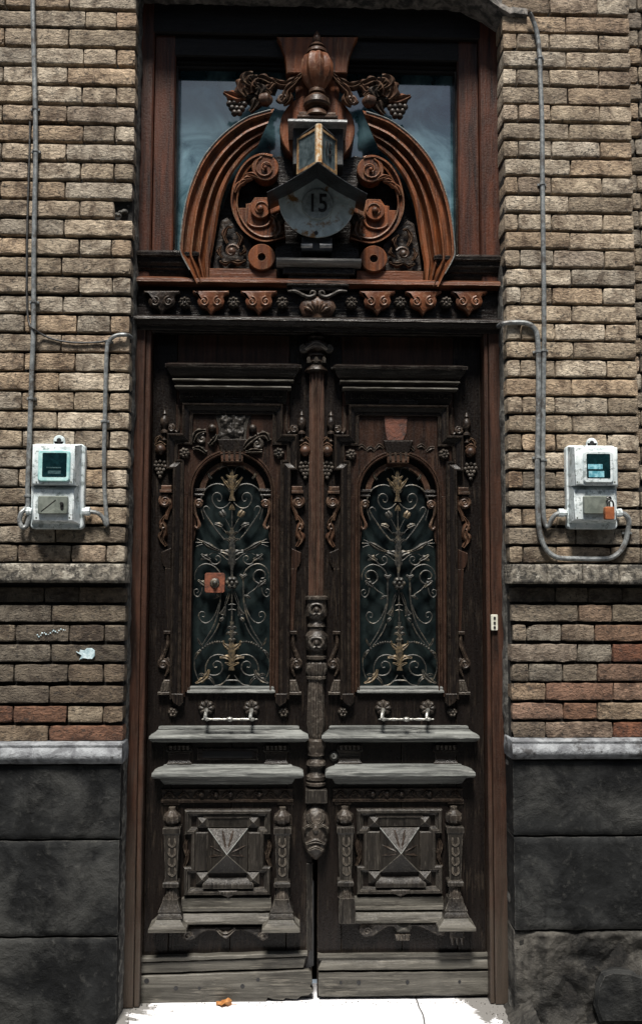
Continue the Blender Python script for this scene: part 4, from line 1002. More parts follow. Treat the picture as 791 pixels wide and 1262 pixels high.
        # drops at both sides: urn, fruit, grapes
        def drop(s):
            cx = 203 if s == 0 else 201.6
            mb = MB(); mb.turn(cx, YL-.012, [(505, .3), (507, 1.8), (510, 3), (512, 1.6), (514, 4), (518, 5.4), (523, 5.2), (527, 3), (529, 2.2), (531, 4.6), (533, 4.8), (534.5, 2), (540, 1.6), (542, 3.5), (544, 1.5)], seg=14); u = add(mb, 'urn_drop', C_DK)
            cx -= 5.5
            mb = MB(); mb.ball(cx+.5, 554.5, YL-.014, 7, seg=14, n=8); mb.leaf([(cx+6, 549), (cx+1, 546), (cx-6, 549)], [2, 3.5, 2], YL-.014, .01, 2, n=8); mb.leaf([(cx-5, 546), (cx-4, 541), (cx+1, 537)], [1.5, 3.2, 1], YL-.01, .008, 1, n=8); mb.leaf([(cx+5, 546), (cx+5, 541), (cx+1, 538)], [1.5, 3.2, 1], YL-.01, .008, 1, n=8); add(mb, 'fruit', C_MID)
            g = None
            for gx, gy in ((-5, 570), (0, 568.5), (5, 570), (-6.5, 574), (-2, 574), (2.5, 574), (6.5, 575), (-4, 578.5), (0, 578.5), (4.5, 579), (-2, 583), (2, 583), (0, 587.5)):
                mb = MB(); mb.ball(cx+gx, gy, YL-.010, 2.4, seg=8, n=5)
                if g is None: g = add(mb, 'grape_bunch', C_GR)
                else: mb.build('grape', C_GR, g)
            mb = MB(); mb.volute(211, 527.5, YL-.008, 4.8, 1.5, 1.5, a0=1.2, dirn=-1); mb.ptube([(216, 531), (219, 532), (221, 524), (221, 510), (220.5, 500)], YL-.008, [1.4, 1.6, 1.8, 1.6, 1.2], 6, 4); add(mb, 'corner_scroll', C_DK)
            # console with scroll and leaf, strip, lower console
            mb = MB(); mb.pbox(197, 603.5, 211.5, 607, YL-.034, YL, .002, 3, .0004); mb.pbox(199, 598, 211.5, 603.5, YL-.026, YL, .003, 3, .0004); c1 = add(mb, 'console', C_MID)
            mb = MB(); mb.volute(203.5, 617, YL-.018, 7.2, 2.0, 2.2, a0=pi*.35, dirn=1); mb.build('volute', C_MID, c1)
            mb = MB(); mb.ptube([(210, 610), (211, 620), (207, 631), (205, 640)], YL-.006, [3, 3.4, 2.6, 2], 6, 4); mb.build('console_stem', C_MID, c1)
            mb = MB(); mb.leaf([(206, 634), (200, 643), (203, 654), (200, 664), (205, 673)], [1.5, 4, 5.5, 6.5, 2], YL-.004, .018, 3, n=18); mb.build('console_leaf', C_MID, c1)
            mb = MB(); mb.ptube([(202, 644), (198.5, 647), (199, 651), (203, 650)], YL-.014, [1, 1.6, 1.5, .8], 6, 4); mb.build('leaf_curl', C_MID, c1)
            mb = MB(); mb.prism([(199, 680), (211, 675), (211, 700), (206, 702), (201, 697), (199, 690)], YL-.010, YL, .003); mb.prism([(204, 700), (211, 700), (211, 777), (206.5, 777)], YL-.010, YL, .002); add(mb, 'pilaster_strip', W_MID if s else W_DK)
            mb = MB(); mb.pbox(202, 777.5, 212, 781.5, YL-.016, YL, .002); mb.ptube([(207, 782), (207, 794), (203, 804), (200, 812)], YL-.006, [2, 2.2, 2.6, 3], 6, 4); mb.volute(201.5, 818, YL-.010, 6, 1.7, 2, a0=pi*.6, dirn=1); mb.ptube([(206, 811), (210, 818), (207, 827), (204, 833)], YL-.006, [2, 2.6, 2, 1], 6, 4); add(mb, 'lower_console', C_DK)
            mb = MB(); mb.prism([(202, 838), (210, 838), (210, 853), (197, 853), (199, 846)], YL-.016, YL, .003); mb.pbox(194.5, 853, 211, 856.5, YL-.026, YL, .002); ft = add(mb, 'console_foot', C_GR)
            for k in range(3): 
                mb = MB(); mb.ptube([(201.5+k*3, 841), (200+k*3.3, 851)], YL-.019, 1.2, 5, 1); mb.build('claw', C_GR, ft)
        both(d, drop)
        # upper carved field
        if side == 0:
            mb = MB(); mb.prism([(262, 506), (312, 506), (306, 522), (304, 536), (303, 550), (272, 550), (271, 536), (267, 520)], YL-.007, YL, .004); b0 = add(mb, 'broken_carving', W_GRV)
            xa1, xb1 = M(268, 525, YL-.01).x, M(305, 525, YL-.01).x
            stone(d, xa1, xb1, M(286, 541, YL-.01).z, M(286, 506, YL-.01).z, YL-.011, W_GRV, 'splintered_wood', amp=.010, c=.012, fr=34, nx=40, depth=YL)
            for vx, vy, dn in ((249, 541, 1), (317, 547, -1)):
                mb = MB(); mb.volute(vx, vy, YL-.010, 6.5, 1.2, 2.8, a0=1.2, dirn=dn, back=False); add(mb, 'carved_curl', C_GR)
            for sp, wd in (([(238, 545), (243, 534), (254, 531)], [3, 6, 3]), ([(258, 548), (264, 543), (268, 536)], [3, 5, 2]), ([(238, 553), (246, 553), (254, 558)], [2, 5, 3])):
                mb = MB(); mb.leaf(sp, wd, YL-.006, .022, 3, n=16); add(mb, 'carved_leaf', C_GR)
            for sp, wd in (([(300, 553), (307, 545), (317, 538)], [3, 6, 4]), ([(318, 537), (327, 536), (332, 543)], [4, 6, 3]), ([(303, 557), (313, 556), (323, 556)], [2, 5, 3])):
                mb = MB(); mb.leaf(sp, wd, YL-.006, .022, 3, n=16); add(mb, 'carved_leaf', C_GR)
            for px, py in ((261.5, 527.5), (311.5, 528)):
                mb = MB(); mb.ball(px, py, YL-.012, 5.2, seg=14, n=8); add(mb, 'carved_ball', C_DK)
        else:
            mb = MB(); mb.prism([(269, 507), (299, 507), (297, 532), (293, 541), (273, 541), (271, 530)], YL-.0085, YL, .0015); add(mb, 'bare_patch', simple('bare_wood_red', (.035, .013, .008), (.12, .036, .017), 26, .6, dist=.003, c3=(.02, .012, .01), sc3=16), label='raw reddish patch where the carving has broken off')
            for k in range(8):
                x = 242+k*12+jit(3); mb = MB(); mb.leaf([(x-5, 552+jit(3)), (x, 549+jit(2)), (x+5, 552+jit(3))], [2, 4.2, 2], YL-.004, .007, 1, n=8); add(mb, 'carving_remnant', C_DK)
        mb = MB(); mb.prism([(268, 541), (305, 541), (300, 557), (272, 557)], YL-.016, YL, .004); add(mb, 'key_block', W_DK)
        # ledges
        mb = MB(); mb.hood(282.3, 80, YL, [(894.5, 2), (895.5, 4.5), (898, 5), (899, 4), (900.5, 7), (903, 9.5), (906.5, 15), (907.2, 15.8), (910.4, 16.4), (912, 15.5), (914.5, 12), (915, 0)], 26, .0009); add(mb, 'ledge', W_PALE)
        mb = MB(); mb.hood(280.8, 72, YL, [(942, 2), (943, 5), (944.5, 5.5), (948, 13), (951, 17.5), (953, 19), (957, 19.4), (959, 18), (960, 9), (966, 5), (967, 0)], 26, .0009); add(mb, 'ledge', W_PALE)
        for cxp in (221, 340.5):
            mb = MB(); mb.hood(cxp, 11.5, YL, [(917, 1), (919, 3), (926, 4), (928, 1.5), (936, 0.5), (939, 1.5), (941, 3.2), (943, 3.2), (943.5, 0)], 4); cb = add(mb, 'console_block', W_DKH)
            for k in range(5):
                mb = MB(); x = cxp-10.5+k*5.2; mb.ptube([(x, 919), (x+.2, 924)], YL-U(5), [2.3, 1.7], 8, 1); mb.build('ridge', C_GR, cb)
        if side == 0:
            mb = MB(); mb.pbox(243, 922, 318, 937, YL-.006, YL, .003, 6, .0005); mb.build('letter_slot', W_DKH, d)
            mb = MB(); mb.pbox(250, 926, 311, 934, YL-.0065, YL-.001, 0); add(mb, 'slot_opening', BLACKP, smooth=False)
        # carved frieze and its beads
        mb = MB(); mb.hood(280.3, 76, YL, [(971.5, 0), (972.5, 3), (974, 3.2), (975, 2), (985, 2), (986, 3.4), (988.5, 3.2), (989.5, 0)], 18); fz = add(mb, 'carved_frieze', C_DK)
        for k in range(9):
            mb = MB(); x = 209+k*17.8
            if k in (2, 3, 4, 6): mb.ball(x+4, 979, YL-U(3.2), 3.8, seg=10, n=6)
            mb.leaf([(x-6, 983), (x, 977), (x+6, 983)], [1.4, 3, 1.2], YL-U(2.4), .006, 2, n=8); mb.build('frieze_leaf', C_DK, fz)
        def fend(s):
            mb = MB(); mb.hood(211.5, 7, YL, [(989.6, 2.4), (992, 2.4), (993, 1), (998, .5), (999, 0)], 3); add(mb, 'frieze_end', W_DK)
        both(d, fend)
        # balusters
        def bal(cx, bot, broken):
            Yb = YL-.030
            mb = MB(); mb.turn(cx, Yb, [(995, 4), (999, 4), (1002, 7), (1005, 10), (1010, 11), (1014, 9.6), (1016.5, 5.5), (1019, 5)], flutes=9, fd=.12); b0 = add(mb, 'baluster', C_GR)
            mb = MB(); mb.turn(cx, Yb, [(1018.5, 8), (1020, 10.2), (1026, 10.2), (1028.5, 8.8), (1085, 6.6), (1086, 8.6), (1088, 9.6), (1092, 9.4), (1093, 7)], square=True); sh = mb.build('shaft', W_GRV, b0, ang=.4)
            for k in range(4):
                y = 1034+k*12
                for q in (-1, 1):
                    mb = MB(); mb.leaf([(cx, y+10), (cx+q*3.6, y+6), (cx+q*3.2, y-1)], [1, 2.6, .8], Yb-U(8.2-k*.5), .006, 1, n=8); mb.build('shaft_leaf', C_GR, b0)
            mb = MB(); mb.turn(cx+bot*.1, Yb, [(1093, 6), (1095, 6.4), (1099, 7.4), (1106, 8.8), (1108, 9.6)], flutes=10, fd=.14); mb.build('fluted_neck', C_GR, b0)
            if not broken:
                mb = MB(); mb.turn(cx+bot*.5, Yb, [(1107, 8.6), (1112, 9.4), (1122, 13.5), (1124, 12.6), (1127, 14.2), (1129.5, 15), (1130.5, 13.8)], square=True); mb.build('flare', W_GRV, b0, ang=.4)
                mb = MB(); mb.turn(cx+bot, Yb, [(1130.4, 14), (1134, 15.5), (1140, 20.5), (1141, 22), (1145, 22.2), (1146, 20)], square=True); mb.build('base', W_GR, b0, ang=.4)
            else:
                mb = MB(); mb.turn(cx+1, Yb, [(1107, 8.6), (1112, 9.4), (1126, 10), (1138, 9.4), (1139, 8)], square=True); mb.build('base', W_GRV, b0, ang=.4, label='broken base with its moulding split away')
        cxl = 212.3; cxr = 348
        bal(cxl, -3.0, side == 1); bal(cxr, -1.5, False)
        # central pyramid panel
        g = add(MBox(229, 997, 333, 1104, YL-.006, YL, .003), 'panel_ground', W_DK)
        zq = [M(281, q, YL-.02).z for q in (1103, 1085, 1060, 1036, 1012, 997)]
        w0, w1 = U(51.5), U(43); cxw = M(280.5, 1050, YL-.02).x
        cr = []
        zt2, zb2 = M(281, 998, YL-.02).z, M(281, 1103, YL-.02).z; zm = (zt2+zb2)/2; hh = (zt2-zb2)/2
        q = [(-w0, -hh), (-w0, -hh*.34), (-w0+U(8), -hh*.34), (-w0+U(8), hh*.42), (-w0, hh*.42), (-w0, hh), (w0, hh), (w0, hh*.42), (w0-U(8), hh*.42), (w0-U(8), -hh*.34), (w0, -hh*.34), (w0, -hh)]
        mb = MB(); mb.sweep([(0, 0), (0, .016), (1.5*e, .022), (4*e, .021), (5*e, .012), (7.6*e, .008), (8.2*e, 0)], [(cxw+a, zm+b) for a, b in q], YL-.006, closed=True); pn = add(mb, 'panel_frame', W_GRV, ang=.5)
        for px0, px1, dk in ((238, 256, 0), (306, 324, 1)):
            mb = MB(); mb.pbox(px0, 1026, px1, 1074, YL-.018, YL, .003, 4, .0005); add(mb, 'flat_board', W_GRV)
        mb = MB(); mb.hood(280.8, 24, YL-.006, [(1003, 0), (1004, 4), (1008, 4.5), (1009, 3), (1019, 2), (1020, 0)], 6); add(mb, 'panel_block', W_GRV)
        mb = MB(); mb.hood(281, 23, YL-.006, [(1081, 1), (1083, 3), (1090, 7), (1092, 7.4), (1095, 7), (1096, 0)], 6); add(mb, 'panel_block', W_GRV)
        def pyr(x0, y0, x1, y1, h, name, mt, lo=.014):
            Yo = YL-lo; a = M(x0, (y0+y1)/2, Yo).x; b = M(x1, (y0+y1)/2, Yo).x; c = M(281, y1, Yo).z; dd = M(281, y0, Yo).z
            mb = MB(); B = [mb.pt((p, YL, r_)) for p, r_ in ((a, c), (b, c), (b, dd), (a, dd))]; T = [mb.pt((p, Yo, r_)) for p, r_ in ((a, c), (b, c), (b, dd), (a, dd))]; A = mb.pt(((a+b)/2, Yo-h, (c+dd)/2))
            for i in range(4): mb.face((B[i], B[(i+1) % 4], T[(i+1) % 4], T[i])); mb.face((T[i], T[(i+1) % 4], A))
            return add(mb, name, mt, smooth=False)
        pp = pyr(256.5, 1021, 305, 1076, .055, 'pyramid_boss', W_GRV, .018)
        for x0, y0 in ((242.5, 1005.5), (305, 1005.5), (242, 1075), (304.5, 1075)): pyr(x0, y0, x0+15, y0+14.5, .018, 'corner_pyramid', W_GRV, .014)
        ap_ = M(280.8, 1048.5, YL-.09); apx = Vector(((M(256.5, 1048, YL-.018).x+M(305, 1048, YL-.018).x)/2, YL-.018-.055, (M(281, 1076, YL-.018).z+M(281, 1021, YL-.018).z)/2))
        for qx, qy in ((256.5, 1021), (305, 1021), (256.5, 1076), (305, 1076)):
            cc_ = Vector((M(qx, 1048.5, YL-.018).x, YL-.018, M(281, qy, YL-.018).z)); mb = MB(); mb.tube([cc_, apx], [.0022, .0014], 6, 1); mb.build('ridge', W_PALE if qy < 1050 else W_GR, pp)
        # low carving on the four faces of the pyramid
        for ax, ay in ((0, -1), (1, 0), (-1, 0)):
            Lb = M(280.7, 1048.5, YL-.05)
            for q_ in (-.35, .35):
                mb = MB(); rows = []
                for k in range(9):
                    t = k/8; dd_ = .22+.66*t; c_ = Vector((apx.x+ax*dd_*U(24), 0, apx.z-ay*dd_*U(27))); off_ = q_*dd_*U(20); yy = apx.y+.055*dd_-.0035*sin(pi*t)
                    wd_ = U(.8+2.0*dd_)*abs(sin(pi*(t*2.0+.25)))*.5+U(.8)
                    px_ = Vector((-ay, 0, ax)) if ay == 0 else Vector((1, 0, 0))
                    px_ = Vector((0, 0, 1)) if ay == 0 else Vector((1, 0, 0))
                    rows.append([tuple(c_+px_*(off_+s_*wd_)+Vector((0, yy+.003*abs(s_), 0))) for s_ in (-1, -.5, 0, .5, 1)])
                mb.grid(rows); mb.build('pyramid_leaf', C_DK, pp)
        for q_ in (-1, 1):
            mb = MB(); mb.leaf([(280.5+q_*53, 1068), (280.5+q_*49, 1056), (280.5+q_*52, 1044), (280.5+q_*50, 1034)], [2, 4, 4.5, 2], YL-.006, .012, 4, n=16); add(mb, 'side_carving', C_DK)
        mb = MB(); mb.prism([(267, 1097), (294, 1097), (290, 1103), (281, 1107), (272, 1103)], YL-.024, YL, .004, dome=.003); add(mb, 'drop_carving', C_GR)
        # rails below the panel
        mb = MB(); mb.hood(279, 48, YL, [(1106, 3), (1107, 5), (1118, 5.5), (1119, 8), (1122.5, 8.2), (1124, 4), (1125, 4), (1126, 8), (1136, 13.5), (1138.5, 13.5), (1140, 0)], 16, .0008); add(mb, 'panel_rail', W_GR)
        # apron
        if side == 0:
            mb = MB(); mb.prism([(226, 1143), (330, 1143), (331, 1150), (330, 1157), (324, 1160), (317, 1156), (310, 1150), (298, 1146.5), (288, 1148), (278, 1152), (268, 1148), (256, 1147), (246, 1151), (240, 1157), (231, 1160), (224, 1156), (223, 1149)], YL-.020, YL, .004, dome=.002); ap = add(mb, 'apron_carving', C_GR)
            mb = MB(); mb.volute(231, 1153, YL-.020, 5.5, 1.4, 1.8, a0=0, dirn=1, back=False); mb.build('apron_scroll', C_GR, ap)
            mb = MB(); mb.volute(324, 1153.5, YL-.020, 5, 1.4, 1.8, a0=pi, dirn=-1, back=False); mb.build('apron_scroll', C_GR, ap)
            mb = MB(); mb.leaf([(266, 1144), (278, 1152), (290, 1144)], [2, 5, 2], YL-.024, .010, 2, n=12); mb.build('apron_shell', C_GR, ap)
        else:
            o = -3
            mb = MB(); mb.prism([(236+o, 1139), (342+o, 1139), (341+o, 1148), (337+o, 1155), (330+o, 1155), (320+o, 1150), (311+o, 1145), (299+o, 1143), (294+o, 1152), (287+o, 1155), (280+o, 1152), (276+o, 1144), (268+o, 1143.5), (259+o, 1149), (249+o, 1156), (238+o, 1157), (232+o, 1150), (234+o, 1142)], YL-.020, YL, .004, dome=.002); ap = add(mb, 'apron_carving', C_GR)
            mb = MB(); mb.volute(242+o, 1149, YL-.020, 5.5, 1.4, 1.8, a0=0, dirn=1, back=False); mb.build('apron_scroll', C_GR, ap)
            for k in range(4):
                mb = MB(); mb.ptube([(279+k*4.5+o, 1153), (280+k*4+o, 1160)], YL-.020, [2.6, 2.2], 6, 1); mb.build('apron_claw', C_GR, ap)
            pyr(279+o, 1141, 295+o, 1150, .012, 'apron_boss', W_GR, .022)
            mb = MB(); mb.pbox(342, 1144, 360, 1158, YL-.02, YL, .003); fb = add(mb, 'bracket_remnant', C_GR)
            for k in range(3):
                mb = MB(); mb.ptube([(345+k*6, 1157), (345.5+k*6, 1166)], YL-.012, [2.6, .9], 6, 1); mb.build('claw', C_GR, fb)
        # plinth rails and kick board
        def plank(poly, Yf, mt, name, c=.003):
            if side == 0: pts = poly
            mb = MB(); mb.prism(pts, Yf, YL+.02, c); return add(mb, name, mt)
        if side == 0:
            def edge(x0, y0, x1, y1, n=16, a=.5): return [(x0+(x1-x0)*k/n, y0+(y1-y0)*k/n+jit(a)*(0 < k < n)) for k in range(n+1)]
            plank(edge(174, 1181, 379, 1174.5)+edge(379, 1178.5, 174, 1186), YL-.030, W_GR, 'plinth_fillet', .002)
            plank(edge(173, 1186.5, 377, 1179.5)+edge(374, 1193, 173, 1200), YL-.022, W_GR, 'plinth_rail')
            low = edge(172, 1203.5, 380, 1196)+[(384, 1200), (385, 1211), (382, 1216), (386, 1222), (380, 1227), (371, 1228), (366, 1232), (352, 1230.5), (349, 1233), (337, 1232), (330, 1230)]+edge(328, 1234, 172, 1237.5, 8)
            plank(low, YL-.026, W_GR, 'kick_board')
            for px, py, rr in ((181, 1209, 3), (217, 1218, 2.6), (318, 1207.5, 2.2), (299, 1215.5, 2.6), (246, 1218, 1.8)):
                mb = MB(); mb.disc(px, py, YL-.0268, YL-.02, rr, 0, seg=12); add(mb, 'knot', INK)
            mb = MB(); mb.pbox(377.5, 1064, 385, 1172, YL-.004, YL+.02, .002, 14, .0009); add(mb, 'worn_edge', W_GRV)
            # split in the meeting stile
            mb = MB(); mb.prism([(385, 1085), (386.5, 1086), (386.5, 1190), (376, 1194), (380, 1180), (383, 1150), (384, 1120)], YL-.003, YL+.01, 0); add(mb, 'split', INK, smooth=False)
    return d
def MBox(*a):
    m = MB(); m.pbox(*a); return m
leaves = [leaf_door(0), leaf_door(1)]
dL, dR = leaves
# right leaf kick boards (world built separately: this leaf hangs level)
mb = MB(); mb.hood(500.5, 101, YL, [(1174, 0), (1174.5, 4.5), (1179.5, 5), (1180.5, 3.5), (1183, 2.5)], 20, .0008, ); mb.build('plinth_fillet', W_GR, dR)
mb = MB(); mb.hood(500.5, 98, YL, [(1181.5, 2), (1183, 3), (1193, 7), (1194.5, 7), (1195.5, 1)], 20, .0008); mb.build('plinth_rail', W_GR, dR)
mb = MB(); mb.hood(500.5, 98, YL, [(1197, 1), (1198, 6.4), (1212, 6.8), (1226, 6.2), (1227.4, 3)], 20, .0012); mb.build('kick_board', W_GR, dR)
for px, py, rr in ((442, 1211, 2.4), (502, 1210.5, 2.2), (566, 1210, 1.8), (420, 1211, 1.6)):
    mb = MB(); mb.disc(px, py, YL-U(7.3), YL-.01, rr, 0, seg=12); mb.build('knot', INK, dR)
# keyhole of the right leaf
mb = MB(); mb.disc(411.5, 932, YL-.010, YL, 6, .003, seg=20); kp = mb.build('keyhole_plate', IRON, dR)
mb = MB(); mb.disc(411.5, 932, YL-.016, YL-.008, 3.6, .002, seg=16, hole=.3); mb.build('lock_cylinder', BRASS, kp)

# ---- column on the meeting stile (belongs to the left leaf)
CX, YCc = 389.8, YL-.012
def cturn(name, prof, mt, par, cx=None, **k):
    m = MB(); m.turn(cx or CX, YCc, prof, **k); return m.build(name, mt, par, True, .5)
colm = cturn('column_shaft', [(458, 9.2), (470, 9.4), (735, 9.4)], W_COL, dL, flutes=11, fd=.24)
cp = cturn('capital', [(411, 6), (413, 10), (415.5, 11.5), (418, 10), (420, 8), (421, 13), (424, 16), (430, 16.5), (433, 12), (435, 9), (436.5, 11.5), (438.5, 11.5), (440, 8.5), (443, 9), (446, 12), (448, 9.5), (450, 9.5), (453, 13), (456, 14.5), (457.5, 13), (459.5, 9)], C_DK, colm)
for s_ in (-1, 1):
    m = MB(); m.volute(CX+s_*15.5, 430, YCc-.030, 4.6, 1.5, 1.8, a0=pi*.5, dirn=-s_); m.build('capital_volute', C_GR, cp)
for s_ in (-1, 0, 1):
    m = MB(); m.leaf([(CX+s_*9, 447), (CX+s_*9.5, 443), (CX+s_*9, 440)], [3, 4, 1.5], YCc-.035, .008, 1, n=8); m.build('capital_leaf', C_GR, cp)
m = MB(); m.leaf([(CX-13, 431), (CX, 424), (CX+13, 431)], [2, 5, 2], YCc-.048, .006, 0, n=10); m.build('capital_band', C_GR, cp)
bs = cturn('column_knot', [(734, 11), (735.5, 14), (738.5, 14), (740, 11.5), (744, 11.8), (752, 13), (759, 13), (763, 9), (766, 8), (769, 10), (772, 11), (774, 9), (778, 9.5), (781, 12), (784, 13.8), (793, 13.4), (800, 12.5), (803, 9.5), (807, 9), (809, 12), (812, 12), (814, 9)], C_GR, dL)
for y_, sc_ in ((751, 1.0), (792, .9)):
    for s_ in (-1, 1):
        m = MB(); m.ptube([(CX, y_-7*sc_), (CX+s_*6, y_-5), (CX+s_*8, y_+1), (CX+s_*4, y_+6), (CX, y_+4)], YCc-.043, [1.2, 1.7, 1.8, 1.6, 1], 6, 4); m.build('mask_scroll', C_GR, bs)
    m = MB(); m.ball(CX, y_, YCc-.042, 3.4, seg=10, n=6); m.build('mask_boss', C_GR, bs)
cturn('gadroon_ring', [(815, 9), (818, 12.4), (824, 13.4), (830, 12.4), (833, 10.5), (834, 12), (836.5, 12), (838, 9)], C_GR, bs, flutes=12, fd=.14)
cturn('lower_shaft', [(837, 9.4), (850, 9.8), (880, 10.6), (893, 11), (902, 9.5), (908, 7.5), (912, 7)], C_GR, dL, flutes=9, fd=.18, cx=389)
b2 = cturn('column_foot', [(911, 9), (913, 11), (921, 11.5), (927, 9.5), (931, 10), (933, 7), (936, 8), (939, 11), (943, 12), (946, 8), (950, 7), (953, 8), (957, 12), (961, 12), (963, 9), (965, 12), (968, 12), (970, 9)], C_GR, dL, cx=389.4)
m = MB(); m.turn(389.3, YCc, [(972, 11), (973, 12.6), (988, 12.6), (989.5, 11)], square=True); m.build('square_block', W_GRV, b2, ang=.4)
b3 = cturn('mask_pendant', [(990, 6), (994, 8), (997, 11), (1005, 14.5), (1016, 16.5), (1028, 16.8), (1038, 16), (1045, 14), (1050, 11.4), (1054, 8), (1057, 4.5), (1059, 2)], C_GR, dL, cx=388.8)
for sp, wd in (([(379, 1003), (381, 1012), (387, 1017)], [2, 3, 1.5]), ([(399, 1003), (397, 1012), (391, 1017)], [2, 3, 1.5]), ([(374, 1021), (380, 1017), (386, 1020)], [1.5, 2.4, 1]), ([(404, 1021), (398, 1017), (392, 1020)], [1.5, 2.4, 1]), ([(377, 1040), (388.8, 1036), (400, 1040)], [1.5, 4, 1.5]), ([(380, 1048), (388.8, 1044), (398, 1048)], [1.5, 3, 1.5])):
    m = MB(); m.leaf(sp, wd, YCc-.050, .010, 0, n=10); m.build('mask_relief', C_GR, b3)
m = MB(); m.ball(388.8, 1022, YCc-.052, 4, rz=1.4, seg=10, n=6); m.build('mask_nose', C_GR, b3)

